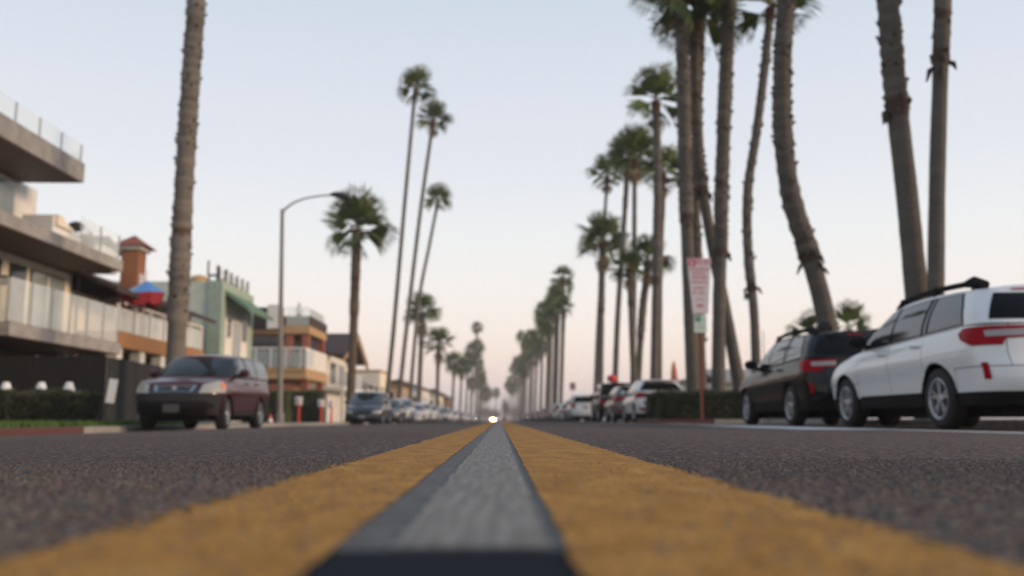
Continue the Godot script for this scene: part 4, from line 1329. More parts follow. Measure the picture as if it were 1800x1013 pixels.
func street_things():
	var s: SurfaceTool
	# street lamp
	var t := thing("street_lamp", "tall grey street lamp with a curved arm on the left pavement", "street lamp", Vector3(-8.1, -0.05, -34))
	s = st()
	tube(s, [Vector3(0, 0, 0), Vector3(0, 0.35, 0), Vector3(0, 0.4, 0), Vector3(-0.1, 4.0, 0), Vector3(-0.19, 8.05, 0)], [0.17, 0.16, 0.105, 0.09, 0.07], 14)
	part("pole", s.commit(), M.galv, t)
	s = st()
	tube(s, [Vector3(-0.19, 7.9, 0), Vector3(-0.05, 8.1, 0), Vector3(0.25, 8.32, 0), Vector3(0.65, 8.48, 0), Vector3(1.2, 8.58, 0), Vector3(1.75, 8.62, 0)], [0.05, 0.045, 0.04, 0.036, 0.034, 0.032], 10)
	part("arm", s.commit(), M.galv, t)
	s = st()
	tube(s, [Vector3(1.6, 8.63, 0), Vector3(1.8, 8.64, 0), Vector3(2.05, 8.6, 0), Vector3(2.3, 8.5, 0), Vector3(2.36, 8.46, 0)], [0.05, 0.11, 0.14, 0.11, 0.03], 12)
	part("lamp_head", s.commit(), M.frame_dark, t)
	# red marker posts with white tops
	for p in [[-7.85, 36.0, "nearest red marker post with a white top left of the hedge"], [-7.94, 41.0, "left one of the two red marker posts standing together"], [-7.85, 43.0, "right one of the two red marker posts standing together"]]:
		t = thing("marker_post", p[2], "post", Vector3(p[0], gy(p[0], p[1]), -p[1]), 0.0, "red marker posts at the left kerb")
		s = st()
		tube(s, [Vector3(0, 0, 0), Vector3(0, 0.04, 0), Vector3(0, 0.05, 0), Vector3(0, 1.08, 0), Vector3(0, 1.1, 0)], [0.12, 0.11, 0.055, 0.05, 0.03], 12)
		part("post", s.commit(), M.post_red, t)
		s = st()
		prism(s, PackedVector2Array([Vector2(-0.14, 0.80), Vector2(0.14, 0.80), Vector2(0.15, 1.14), Vector2(-0.15, 1.14)]), 0.02)
		var o := part("white_plate", s.commit(), M.white_plastic, t)
		o.position = Vector3(-0.02, 0, -0.07)
		for y in [0.86, 1.0]:
			s = st()
			tube(s, [Vector3(0, y, 0), Vector3(0, y + 0.08, 0)], [0.058, 0.057], 12, false)
			part("reflective_band", s.commit(), M.white_plastic, t)
	t = thing("traffic_cone", "small red traffic cone with a white band beside the maroon SUV", "cone", Vector3(-8.0, gy(-7.6, 33.0), -32.2))
	s = st()
	lathe(s, V([0.0, 0.0, 0.15, 0.0, 0.15, 0.03, 0.10, 0.035, 0.035, 0.42, 0.0, 0.43]), 16)
	part("cone", s.commit(), M.post_red, t)
	s = st()
	lathe(s, V([0.084, 0.16, 0.060, 0.28]), 16)
	part("band", s.commit(), M.white_plastic, t)
	# fire hydrant-red door post by the timber house garden
	t = thing("garden_gate", "orange red garden gate behind the street lamp", "gate", Vector3(-11.2, -0.1, -46.8))
	for i in 6:
		bx(t, "board", M.red_wood, -11.9 + i * 0.2, -11.72 + i * 0.2, -0.1, 1.85, 46.78, 46.82)
	bx(t, "rail", M.red_wood, -11.9, -10.72, 1.4, 1.52, 46.74, 46.777)
	# parking sign
	t = thing("parking_sign", "tapered white parking sign with red print on a rust red pole", "sign", Vector3(5.44, 0.08, -24.6))
	s = st()
	prism(s, PackedVector2Array([Vector2(-0.035, 0), Vector2(0.035, 0), Vector2(0.035, 4.2), Vector2(-0.035, 4.2)]), 0.06)
	part("pole", s.commit(), M.rust, t)
	var sm := mat(Color(1, 1, 1), 0.45)
	sm.albedo_color = Color(0.9, 0.9, 0.9)
	sm.albedo_texture = sign_texture()
	s = st()
	var tl := Vector3(-0.30, 4.38, 0.055)
	var tr := Vector3(0.36, 4.38, 0.055)
	var br := Vector3(0.24, 2.84, 0.055)
	var bl := Vector3(-0.18, 2.84, 0.055)
	for f in [[tl, Vector2(0, 0)], [tr, Vector2(1, 0)], [br, Vector2(1, 1)], [tl, Vector2(0, 0)], [br, Vector2(1, 1)], [bl, Vector2(0, 1)]]:
		s.set_normal(Vector3(0, 0, 1))
		s.set_uv(f[1])
		s.add_vertex(f[0])
	part("printed_face", s.commit(), sm, t)
	s = st()
	prism(s, PackedVector2Array([Vector2(tl.x, tl.y), Vector2(tr.x, tr.y), Vector2(br.x, br.y), Vector2(bl.x, bl.y)]), 0.012)
	var o2 := part("plate", s.commit(), M.steel, t)
	o2.position.z = 0.046
	var sg := mat(Color(1, 1, 1), 0.45)
	var im := Image.create(96, 128, false, Image.FORMAT_RGB8)
	im.fill(Color8(206, 216, 206))
	im.fill_rect(Rect2i(6, 6, 46, 44), Color8(70, 140, 112))
	im.fill_rect(Rect2i(60, 16, 26, 8), Color8(110, 160, 138))
	im.fill_rect(Rect2i(60, 34, 26, 8), Color8(110, 160, 138))
	for y in [64, 82, 100]:
		im.fill_rect(Rect2i(12, y, 70, 7), Color8(120, 164, 144))
	sg.albedo_texture = ImageTexture.create_from_image(im)
	s = st()
	for f in [[Vector3(-0.15, 2.80, 0.053), Vector2(0, 0)], [Vector3(0.19, 2.80, 0.053), Vector2(1, 0)], [Vector3(0.19, 2.34, 0.053), Vector2(1, 1)], [Vector3(-0.15, 2.80, 0.053), Vector2(0, 0)], [Vector3(0.19, 2.34, 0.053), Vector2(1, 1)], [Vector3(-0.15, 2.34, 0.053), Vector2(0, 1)]]:
		s.set_normal(Vector3(0, 0, 1))
		s.set_uv(f[1])
		s.add_vertex(f[0])
	part("green_printed_face", s.commit(), sg, t)
	s = st()
	prism(s, PackedVector2Array([Vector2(-0.15, 2.34), Vector2(0.19, 2.34), Vector2(0.19, 2.80), Vector2(-0.15, 2.80)]), 0.012)
	o2 = part("plate", s.commit(), M.steel, t)
	o2.position.z = 0.044
	hedge("hedge", "dark clipped hedge on the kerb build-out below the parking sign", 4.42, 9.2, 25.6, 27.6, 0.08, 0.76, 26000, [L(0.034, 0.044, 0.015), L(0.024, 0.033, 0.012), L(0.048, 0.052, 0.018)])
	# closed orange umbrella
	t = thing("patio_umbrella", "closed orange patio umbrella standing before the low grey roof", "umbrella", Vector3(11.5, 0, -60))
	s = st()
	tube(s, [Vector3(0, 0, 0), Vector3(0, 4.0, 0)], [0.03, 0.025], 8)
	part("pole", s.commit(), M.frame_white, t)
	s = st()
	lathe(s, V([0.0, 3.9, 0.10, 3.75, 0.2, 3.2, 0.24, 2.5, 0.19, 2.0, 0.03, 1.95]), 12)
	part("folded_canopy", s.commit(), M.orange_fabric, t)
	# distant sign on a pole
	t = thing("street_sign", "small dark red square sign on a thin pole above the far white SUV", "sign", Vector3(8.0, -0.05, -100))
	s = st()
	tube(s, [Vector3(0, 0, 0), Vector3(0, 4.1, 0)], [0.04, 0.04], 8)
	part("pole", s.commit(), M.galv, t)
	s = st()
	prism(s, PackedVector2Array([Vector2(-0.3, 3.3), Vector2(0.3, 3.3), Vector2(0.3, 4.1), Vector2(-0.3, 4.1)]), 0.02)
	var o3 := part("plate", s.commit(), mat(L(0.22, 0.10, 0.11), 0.6), t)
	o3.position.z = 0.06
	# thin mast far right
	t = thing("mast", "thin pale mast right of the slender ragged palm", "mast", Vector3(17.5, -0.1, -60))
	s = st()
	tube(s, [Vector3(0, 0, 0), Vector3(0, 6.0, 0)], [0.05, 0.03], 8)
	part("pole", s.commit(), M.galv, t)
	# trees where the street ends
	for e in [[3.1, 470.0, 11.5, 2.2, "narrow green tree standing near the vanishing point"], [-2.6, 560.0, 7.0, 5.0, "hazy round tree left of the vanishing point"], [-8.0, 520.0, 8.0, 6.0, "hazy broad tree behind the oncoming car"], [9.0, 560.0, 9.0, 6.0, "hazy broad tree right of the vanishing point"]]:
		t = thing("broadleaf_tree", e[4], "tree", Vector3(e[0], gy(0, e[1]) - 0.1, -e[1]))
		s = st()
		tube(s, [Vector3.ZERO, Vector3(0, e[2] * 0.6, 0)], [0.35, 0.15], 8, true, [L(0.1, 0.08, 0.06), L(0.1, 0.08, 0.06)])
		part("trunk", s.commit(), M.bark, t)
		s = st()
		for i in 1800:
			var p := Vector3(rng.randfn() * e[3] * 0.42, e[2] * 0.55 + rng.randfn() * e[2] * 0.2, rng.randfn() * e[3] * 0.42)
			if p.y < e[2] * 0.15:
				continue
			var dv := Vector3(rng.randf_range(-1, 1), rng.randf_range(-1, 1), rng.randf_range(-1, 1)).normalized()
			var sd := dv.cross(Vector3(0.3, 1, 0.2)).normalized() * 0.22
			tri(s, p - sd, p + sd, p + dv * 0.5, Vector3(dv.y, 0.7, dv.x).normalized(), L(0.06, 0.085, 0.03))
		part("crown", s.commit(), M.hedge, t)

# ================= cars =================
# A car is lofted from its lower body (bumpers to belt line) and its cabin (belt line to roof).
# Panels are cut out of those surfaces with clean edges and stand a little proud of a dark inner shell.
class Car:
	var Ln: float        # length, half width
	var W: float
	var y0: float        # sill height
	var shoulder: Array  # belt and bonnet height along the length, from the nose
	var roofline: Array
	var cowl: float      # cabin base: front, rear; cabin top: front, rear
	var rear_base: float
	var wind_top: float
	var rear_top: float
	var wb: float        # cabin half width at the base and at the roof
	var wt: float
	var fA: float        # axles, tyre radius, arch radius
	var rA: float
	var tyre: float
	var arch: float
	var cz_f := 0.6
	var cz_r := 0.5
	var tab := []        # half outline from the nose to the tail: arc length, ux, z share
	var Lp := 0.0
	var gtab := []
	var Lg := 0.0
	var res := 1.0

	func outline(length: float, w: float, cf: float, cr: float, nf: float, nr: float) -> Array:
		var pts := []
		var n := 22
		for i in n + 1:
			var a := PI / 2 * (1.0 - float(i) / n)
			pts.append(Vector2(w * pow(maxf(cos(a), 0.0), 2.0 / nf), cf - cf * pow(maxf(sin(a), 0.0), 2.0 / nf)))
		for i in range(1, 12):
			pts.append(Vector2(w, lerpf(cf, length - cr, i / 12.0)))
		for i in n + 1:
			var a := PI / 2 * float(i) / n
			pts.append(Vector2(w * pow(maxf(cos(a), 0.0), 2.0 / nr), length - cr + cr * pow(maxf(sin(a), 0.0), 2.0 / nr)))
		var out := []
		var q := 0.0
		for i in pts.size():
			if i > 0:
				q += pts[i].distance_to(pts[i - 1])
			out.append(Vector3(q, pts[i].x / w, pts[i].y / length))
		return out

	func setup():
		tab = outline(Ln, W, cz_f, cz_r, 2.7, 3.4)
		Lp = tab[-1].x
		gtab = outline(rear_base - cowl, wb, 0.5, 0.4, 3.0, 4.0)
		Lg = gtab[-1].x

	func at(t: Array, q: float) -> Vector2:
		var lo := 0
		var hi := t.size() - 1
		q = clampf(q, 0.0, t[hi].x)
		while hi - lo > 1:
			var m := (lo + hi) / 2
			if t[m].x <= q:
				lo = m
			else:
				hi = m
		var f: float = (q - t[lo].x) / maxf(t[hi].x - t[lo].x, 1e-6)
		return Vector2(lerpf(t[lo].y, t[hi].y, f), lerpf(t[lo].z, t[hi].z, f))

	func look(t: Array, x: float) -> float:
		if x <= t[0].x:
			return t[0].y
		for i in t.size() - 1:
			if x <= t[i + 1].x:
				var f: float = (x - t[i].x) / (t[i + 1].x - t[i].x)
				# smooth joins between the given points
				var m0: float = (t[i + 1].y - t[maxi(i - 1, 0)].y) / maxf(t[i + 1].x - t[maxi(i - 1, 0)].x, 1e-5)
				var m1: float = (t[mini(i + 2, t.size() - 1)].y - t[i].y) / maxf(t[mini(i + 2, t.size() - 1)].x - t[i].x, 1e-5)
				var h: float = t[i + 1].x - t[i].x
				var f2 := f * f
				var f3 := f2 * f
				return (2 * f3 - 3 * f2 + 1) * t[i].y + (f3 - 2 * f2 + f) * h * m0 + (-2 * f3 + 3 * f2) * t[i + 1].y + (f3 - f2) * h * m1
		return t[-1].y

	func width_at(s: float) -> float:
		return W * look([Vector2(0, 0.925), Vector2(0.1, 0.945), Vector2(0.42, 0.972), Vector2(0.56, 0.995), Vector2(0.66, 1.0), Vector2(0.85, 0.972), Vector2(0.96, 0.938), Vector2(1.0, 0.905)], s)

	func lower(Q: float, y: float) -> Vector3:
		var sg := signf(Q)
		var u := at(tab, absf(Q))
		var zr: float = u.y * Ln
		var top := look(shoulder, zr)
		var s := clampf((y - y0) / maxf(top - y0, 0.05), 0.0, 1.0)
		var zf := look([Vector2(0, 0.10), Vector2(0.25, 0.0), Vector2(0.6, 0.02), Vector2(0.85, 0.07), Vector2(1.0, 0.16)], s)
		var ze := Ln - look([Vector2(0, 0.08), Vector2(0.25, 0.0), Vector2(0.5, 0.015), Vector2(0.62, 0.06), Vector2(1.0, 0.10)], s)
		var z := lerpf(zf, ze, u.y)
		return Vector3(sg * width_at(s) * u.x, y, z - Ln / 2)

	func cabin(Q: float, s: float) -> Vector3:
		var sg := signf(Q)
		var u := at(gtab, absf(Q))
		var zb := lerpf(cowl, rear_base, u.y)
		var zt := lerpf(wind_top, rear_top, u.y)
		var x := lerpf(wb, wt, s) * u.x + 0.03 * sin(PI * s) * u.x
		var bulge := 0.045 * sin(PI * s)
		var z := lerpf(zb, zt, s) + (bulge * (1.0 if u.y > 0.9 else -1.0 if u.y < 0.1 else 0.0)) * (1.0 - u.x * u.x)
		var yb := look(shoulder, zb) + 0.05 * (1.0 - u.x * u.x) * (1.0 if u.y < 0.5 else 0.0) - 0.015
		var yt := look(roofline, zt) - 0.035
		return Vector3(sg * x, lerpf(yb, yt, s), z - Ln / 2)

	func qz(z: float) -> float:
		# arc position on the lower body for a distance from the nose
		for i in tab.size() - 1:
			if tab[i + 1].z * Ln >= z:
				return lerpf(tab[i].x, tab[i + 1].x, (z - tab[i].z * Ln) / maxf((tab[i + 1].z - tab[i].z) * Ln, 1e-6))
		return Lp

	func gq(z: float, s: float) -> float:
		# arc position on the cabin for a distance from the nose at height share s
		var u := clampf((z - lerpf(cowl, wind_top, s)) / (lerpf(rear_base, rear_top, s) - lerpf(cowl, wind_top, s)), 0.0, 1.0)
		for i in gtab.size() - 1:
			if gtab[i + 1].z >= u:
				return lerpf(gtab[i].x, gtab[i + 1].x, (u - gtab[i].z) / maxf(gtab[i + 1].z - gtab[i].z, 1e-6))
		return Lg

	func surf(kind: int, a: float, b: float) -> Vector3:
		# kinds: 0 lower from the nose, 1 lower from the tail, 2 cabin from the windscreen, 3 cabin from the rear window
		if kind == 0:
			return lower(a if a != 0.0 else 1e-5, b)
		if kind == 1:
			return lower((Lp - absf(a)) * (signf(a) if a != 0.0 else 1.0), b)
		if kind == 2:
			return cabin(a if a != 0.0 else 1e-5, b)
		return cabin((Lg - absf(a)) * (signf(a) if a != 0.0 else 1.0), b)

	func shell(kind: int, lo: float, hi: float) -> PackedVector2Array:
		# the outline of the lower body in panel coordinates between arc positions lo and hi, without the wheel arches
		var p := PackedVector2Array()
		var n := 60
		for i in n + 1:
			var q := lerpf(lo, hi, float(i) / n)
			var aq := absf(q) if kind == 0 else Lp - absf(q)
			p.append(Vector2(q, look(shoulder, at(tab, aq).y * Ln)))
		p.append(Vector2(hi, y0))
		p.append(Vector2(lo, y0))
		return p

	func arches(kind: int, r: float) -> Array:
		var out := []
		for ax in [fA, rA]:
			for sg in [1.0, -1.0]:
				var q := qz(ax)
				var c := Vector2(q * sg, tyre) if kind == 0 else Vector2((Lp - q) * sg, tyre)
				var p := PackedVector2Array()
				for k in 28:
					p.append(c + Vector2(cos(TAU * k / 28), sin(TAU * k / 28)) * r)
				out.append(p)
		return out

	func cut(kind: int, poly: PackedVector2Array, r := -1.0) -> Array:
		var lo := INF
		var hi := -INF
		for v in poly:
			lo = minf(lo, v.x)
			hi = maxf(hi, v.x)
		var list: Array = Geometry2D.intersect_polygons(poly, shell(kind, maxf(lo, -Lp), minf(hi, Lp)))
		for h in arches(kind, arch if r < 0.0 else r):
			var nxt := []
			for p in list:
				nxt.append_array(Geometry2D.clip_polygons(p, h))
			list = nxt
		return list

	func mesh(kind: int, polys: Array, off := 0.0, gap := 0.0, du := 0.14, dv := 0.09) -> ArrayMesh:
		var s := SurfaceTool.new()
		s.begin(Mesh.PRIMITIVE_TRIANGLES)
		du *= res
		dv *= res
		if kind >= 2:
			dv *= 1.6
		for p0 in polys:
			var list: Array = Geometry2D.offset_polygon(p0, -gap) if gap > 0.0 else [p0]
			for p in list:
				var lo := Vector2(INF, INF)
				var hi := -lo
				for v in p:
					lo = lo.min(v)
					hi = hi.max(v)
				var nx := maxi(1, int(ceil((hi.x - lo.x) / du)))
				var ny := maxi(1, int(ceil((hi.y - lo.y) / dv)))
				for i in nx:
					var xa := lerpf(lo.x, hi.x, float(i) / nx)
					var xb := lerpf(lo.x, hi.x, float(i + 1) / nx)
					for j in ny:
						var ya := lerpf(lo.y, hi.y, float(j) / ny)
						var yb := lerpf(lo.y, hi.y, float(j + 1) / ny)
						for piece in Geometry2D.intersect_polygons(p, PackedVector2Array([Vector2(xa, ya), Vector2(xb, ya), Vector2(xb, yb), Vector2(xa, yb)])):
							var ix := Geometry2D.triangulate_polygon(piece)
							if ix.is_empty():
								continue
							var ps := []
							var ns := []
							for v in piece:
								var e := 0.012
								var o := surf(kind, v.x, v.y)
								var tu := surf(kind, v.x + e, v.y) - surf(kind, v.x - e, v.y)
								var tv := surf(kind, v.x, minf(v.y + e, 10.0)) - surf(kind, v.x, v.y - e)
								var nn := tu.cross(tv).normalized()
								var away := Vector3(o.x, 0, o.z if absf(o.z) > Ln / 2 - 0.9 else 0.0)
								if kind >= 2:
									away = Vector3(o.x, 0.3, o.z - (wind_top + rear_top - Ln) / 2)
								if nn.dot(away) < 0.0:
									nn = -nn
								ps.append(o + nn * off)
								ns.append(nn)
							for k in range(0, ix.size(), 3):
								var t := [ix[k], ix[k + 1], ix[k + 2]]
								if (ps[t[1]] - ps[t[0]]).cross(ps[t[2]] - ps[t[0]]).dot(ns[t[0]]) > 0.0:
									t = [ix[k], ix[k + 2], ix[k + 1]]
								for m in t:
									s.set_normal(ns[m])
									s.add_vertex(ps[m])
		return s.commit()

	func cap(kind: int, qa: float, qb: float, crown: float, off := 0.0) -> ArrayMesh:
		# bonnet, roof or ledge: a crowned surface across from the left edge to the right edge
		var s := SurfaceTool.new()
		s.begin(Mesh.PRIMITIVE_TRIANGLES)
		var n := int(26 / res)
		var m := int(12 / res)
		var g := []
		for i in n + 1:
			var q := lerpf(qa, qb, float(i) / n)
			var p: Vector3
			if kind == 0:
				p = lower(maxf(q, 1e-4), look(shoulder, at(tab, q).y * Ln))
			else:
				p = cabin(maxf(q, 1e-4), 1.0)
			var row := []
			for j in m + 1:
				var u := -1.0 + 2.0 * j / m
				row.append(Vector3(p.x * u, p.y + crown * (1.0 - u * u) * minf(1.0, p.x / (W * 0.5)) + off, p.z))
			g.append(row)
		for i in n:
			for j in m:
				for k in [[0, 0], [1, 1], [1, 0], [0, 0], [0, 1], [1, 1]]:
					s.set_smooth_group(1)
					s.add_vertex(g[i + k[0]][j + k[1]])
		s.generate_normals()
		s.index()
		var am := s.commit()
		return am

func rect(a: float, b: float, c: float, d: float) -> PackedVector2Array:
	return PackedVector2Array([Vector2(a, c), Vector2(b, c), Vector2(b, d), Vector2(a, d)])

func flip(p: PackedVector2Array) -> PackedVector2Array:
	var o := PackedVector2Array()
	for v in p:
		o.append(Vector2(-v.x, v.y))
	return o

var wheel_cache := {}

func wheel(parent: Node3D, pos: Vector3, r: float, w: float, rim_mat: Material, side: float, spokes: int, detail: bool, steer := 0.0):
	var key := "%d_%.3f_%s" % [spokes, r, detail]
	if not wheel_cache.has(key):
		var s := st()
		var rr := r * 0.68
		lathe(s, V([rr, -w / 2 + 0.01, rr + 0.012, -w / 2, r - 0.05, -w / 2, r - 0.012, -w / 2 + 0.025, r, -w / 2 + 0.05, r, w / 2 - 0.05, r - 0.012, w / 2 - 0.025, r - 0.05, w / 2, rr + 0.012, w / 2, rr, w / 2 - 0.01]), 32 if detail else 18, "x")
		var ty := s.commit()
		s = st()
		# rim: lip, barrel, back plate, spokes, hub
		lathe(s, V([rr, w / 2 - 0.012, rr - 0.012, w / 2 - 0.006, rr - 0.026, w / 2 - 0.014, rr - 0.032, w / 2 - 0.05, rr - 0.045, -w / 2 + 0.03]), 32 if detail else 18, "x")
		lathe(s, V([0.0, w / 2 - 0.018, 0.05, w / 2 - 0.02, 0.062, w / 2 - 0.035, 0.06, w / 2 - 0.08]), 16, "x")
		for k in spokes:
			for off in [-0.085, 0.085] if detail else [0.0]:
				var a: float = TAU * k / spokes + off * (1.0 if detail else 0.0)
				var hw := 0.013 if detail else 0.035
				var d0 := Vector3(0, cos(TAU * k / spokes + off * 0.6), sin(TAU * k / spokes + off * 0.6))
				var d1 := Vector3(0, cos(a + off), sin(a + off))
				var p0 := d0 * 0.045 + Vector3(w / 2 - 0.03, 0, 0)
				var p1 := d1 * (rr - 0.028) + Vector3(w / 2 - 0.022, 0, 0)
				var sd := (p1 - p0).cross(Vector3.RIGHT).normalized()
				quad(s, p0 - sd * hw * 1.2, p1 - sd * hw, p1 + sd * hw, p0 + sd * hw * 1.2, Vector3.RIGHT)
				for e in [-1.0, 1.0]:
					quad(s, p0 + sd * hw * 1.2 * e, p1 + sd * hw * e, p1 + sd * hw * e - Vector3(0.035, 0, 0), p0 + sd * hw * 1.2 * e - Vector3(0.035, 0, 0), sd * e)
		var rim := s.commit()
		s = st()
		lathe(s, V([rr - 0.04, -0.02, rr - 0.3 * r, 0.0, 0.0, 0.0]), 20, "x")
		wheel_cache[key] = [ty, rim, s.commit()]
	var o := Node3D.new()
	o.name = "wheel"
	parent.add_child(o, true)
	o.position = pos
	o.rotation.y = (0.0 if side > 0 else PI) + steer
	part("tyre", wheel_cache[key][0], M.tyre, o)
	part("rim", wheel_cache[key][1], rim_mat, o)
	part("brake", wheel_cache[key][2], M.car_black, o)

func paint(lin: Color, metal := 0.0) -> StandardMaterial3D:
	var m := mat(lin, 0.38 if metal > 0.0 else 0.45, metal)
	m.clearcoat_enabled = true
	m.clearcoat = 0.9
	m.clearcoat_roughness = 0.06
	return m

# spec: outline numbers of a kind of car; o: colours and details of one car
func build_car(label: String, category: String, c: Car, o: Dictionary, x: float, d: float, away: bool, yaw := 0.0, group := "") -> Node3D:
	var detail: bool = o.get("detail", false)
	c.res = 0.75 if detail else 1.5
	c.setup()
	var y := gy(x, d)
	var t := thing(o.get("name", "parked_car"), label, category, Vector3(x, y, -d), (0.0 if away else PI) + yaw, group)
	var pm: Material = o.paint
	var low: Material = o.get("low", M.car_black)
	var yc: float = o.get("clad", 0.0)
	var Lp := c.Lp
	var mids: Array = o.doors
	# inner dark shell
	part("inner_body", c.mesh(0, c.cut(0, rect(-Lp, Lp, c.y0, 2.0)), -0.016), M.car_black, t)
	var bm := BoxMesh.new()
	bm.size = Vector3(c.W * 2 - 0.62, 0.52, c.Ln - 0.7)
	part("underbody", bm, M.car_black, t).position = Vector3(0, c.y0 + 0.14, 0)
	# wheel wells
	for ax in [c.fA, c.rA]:
		for sg in [-1.0, 1.0]:
			var s := st()
			for k in 14:
				var a0 := PI * k / 14 - 0.05
				var a1 := PI * (k + 1) / 14 + 0.0
				var r := c.arch + 0.004
				var p0 := Vector3(sg * c.W * 0.975, c.tyre + sin(a0) * r, ax - c.Ln / 2 + cos(a0) * r)
				var p1 := Vector3(sg * c.W * 0.975, c.tyre + sin(a1) * r, ax - c.Ln / 2 + cos(a1) * r)
				var inn := Vector3(-sg * 0.36, 0, 0)
				quad(s, p0, p1, p1 + inn, p0 + inn, Vector3(0, -sin(a0), -cos(a0)))
				var mid := Vector3(sg * c.W * 0.975, c.tyre, ax - c.Ln / 2) + inn
				tri(s, p0 + inn, p1 + inn, mid, Vector3(sg, 0, 0))
			part("wheel_well", s.commit(), M.car_black, t)
	var g := 0.004 if detail else 0.006
	var q_fb := c.qz(c.fA - c.arch - 0.02)
	var q_rb := Lp - c.qz(c.rA + c.arch + 0.02)
	var ybf: float = o.bumper_f
	var ybr: float = o.bumper_r
	# bumpers wrap round the ends
	part("front_bumper", c.mesh(0, c.cut(0, rect(-q_fb, q_fb, maxf(yc, c.y0), ybf)), 0.0, g), o.get("front_bumper", pm), t)
	part("rear_bumper", c.mesh(1, c.cut(1, rect(-q_rb, q_rb, maxf(yc, c.y0), ybr)), 0.0, g), o.get("rear_bumper", pm), t)
	if yc > c.y0:
		part("front_cladding", c.mesh(0, c.cut(0, rect(-q_fb, q_fb, c.y0, yc)), 0.004, 0.001), low, t)
		part("rear_cladding", c.mesh(1, c.cut(1, rect(-q_rb, q_rb, c.y0, yc)), 0.004, 0.001), low, t)
	var front_w: float = o.get("front_w", 0.62)
	part("nose_panel", c.mesh(0, c.cut(0, rect(-front_w, front_w, ybf, 2.0)), 0.0, g), o.get("nose", pm), t)
	var hatch_w: float = o.get("hatch_w", 0.66)
	part("tailgate", c.mesh(1, c.cut(1, rect(-hatch_w, hatch_w, ybr, 2.0)), 0.0, g), pm, t)
	for sg in [-1.0, 1.0]:
		var f := func(p: PackedVector2Array) -> PackedVector2Array: return p if sg > 0 else flip(p)
		var lo := maxf(yc, c.y0)
		part("fender", c.mesh(0, c.cut(0, f.call(rect(front_w, c.qz(mids[0]), ybf, 2.0))) + c.cut(0, f.call(rect(q_fb, c.qz(mids[0]), lo, ybf))), 0.0, g), pm, t)
		for k in mids.size() - 1:
			var dr := part("door", c.mesh(0, c.cut(0, f.call(rect(c.qz(mids[k]), c.qz(mids[k + 1]), lo + 0.02, 2.0))), 0.0, g), pm, t)
			if detail:
				var s := st()
				var hz: float = mids[k + 1] - 0.17
				var hp: Vector3 = c.lower(c.qz(hz) * sg, c.look(c.shoulder, hz) - 0.13)
				tube(s, [hp + Vector3(sg * 0.0, 0, -0.1), hp + Vector3(sg * 0.035, 0.008, -0.07), hp + Vector3(sg * 0.035, 0.008, 0.07), hp + Vector3(0, 0, 0.1)], [0.014, 0.016, 0.016, 0.014], 8)
				part("door_handle", s.commit(), pm, dr)
		part("quarter_panel", c.mesh(0, c.cut(0, f.call(rect(c.qz(mids[-1]), Lp - q_rb, lo, 2.0))) + c.cut(0, f.call(rect(Lp - q_rb - 0.01, Lp - hatch_w, ybr, 2.0))), 0.0, g), pm, t)
		if yc > c.y0:
			part("sill_cladding", c.mesh(0, c.cut(0, f.call(rect(c.qz(c.fA + c.arch), c.qz(c.rA - c.arch), c.y0, yc + 0.0))), 0.006), low, t)
		if o.get("arch_trim", false):
			for ax in [c.fA, c.rA]:
				var ring := PackedVector2Array()
				for k in 25:
					var a := -0.12 + (PI + 0.24) * k / 24
					ring.append(Vector2(c.qz(ax), c.tyre) + Vector2(cos(a), sin(a)) * (c.arch + 0.055))
				for k in 25:
					var a := -0.12 + (PI + 0.24) * (24 - k) / 24
					ring.append(Vector2(c.qz(ax), c.tyre) + Vector2(cos(a), sin(a)) * (c.arch + 0.002))
				part("arch_trim", c.mesh(0, c.cut(0, f.call(ring), c.arch), 0.008), low, t)
		# glass of the side
		var dlo := 0.05
		var dhi := 0.90
		var trim := PackedVector2Array()
		var wz: Array = o.windows  # per window: front bottom, rear bottom, front top, rear top
		var all0: Array = wz[0]
		var all1: Array = wz[-1]
		for zs in [[all0[0] - 0.05, dlo - 0.03], [all1[1] + 0.03, dlo - 0.03], [all1[1] + (all1[3] - all1[1]) * 0.45 + 0.03, lerpf(dlo, dhi, 0.6)], [all1[3] + 0.02, dhi + 0.03], [all0[2] - 0.03, dhi + 0.03]]:
			trim.append(Vector2(c.gq(zs[0], zs[1]) * sg, zs[1]))
		part("window_trim", c.mesh(2, [trim], 0.004), M.car_black, t)
		for w in wz:
			var p := PackedVector2Array()
			for zs in [[w[0], dlo], [w[1], dlo], [w[1] + (w[3] - w[1]) * 0.45, lerpf(dlo, dhi, 0.6)], [w[3], dhi], [w[2], dhi]]:
				p.append(Vector2(c.gq(zs[0], zs[1]) * sg, zs[1]))
			part("side_window", c.mesh(2, [p], 0.009), o.get("glass", M.car_glass), t)
		# lights
		if o.has("head"):
			var hl: PackedVector2Array = f.call(o.head)
			part("headlight", c.mesh(0, c.cut(0, hl), 0.008), o.get("lamp", M.headlight), t)
			if o.has("turn"):
				part("turn_signal", c.mesh(0, c.cut(0, f.call(o.turn)), 0.012), M.amber, t)
		if o.has("tail"):
			var tl := part("tail_light", c.mesh(1, c.cut(1, f.call(o.tail)), 0.012), M.tail_red, t)
			if o.has("tail_white"):
				part("reversing_lamp", c.mesh(1, c.cut(1, f.call(o.tail_white)), 0.017), M.lamp_white, tl)
		if o.has("reflector"):
			part("reflector", c.mesh(1, c.cut(1, f.call(o.reflector)), 0.008), M.tail_red, t)
		if o.has("fog"):
			part("fog_lamp_recess", c.mesh(0, c.cut(0, f.call(o.fog)), 0.009), M.car_black, t)
		# mirror
		var mz: float = o.get("mirror", c.cowl + 0.62)
		var mp := Vector3(sg * (c.wb + 0.14), c.look(c.shoulder, mz) + 0.10, mz - c.Ln / 2)
		var sm := SphereMesh.new()
		sm.radius = 0.5
		sm.height = 1.0
		sm.radial_segments = 14
		sm.rings = 8
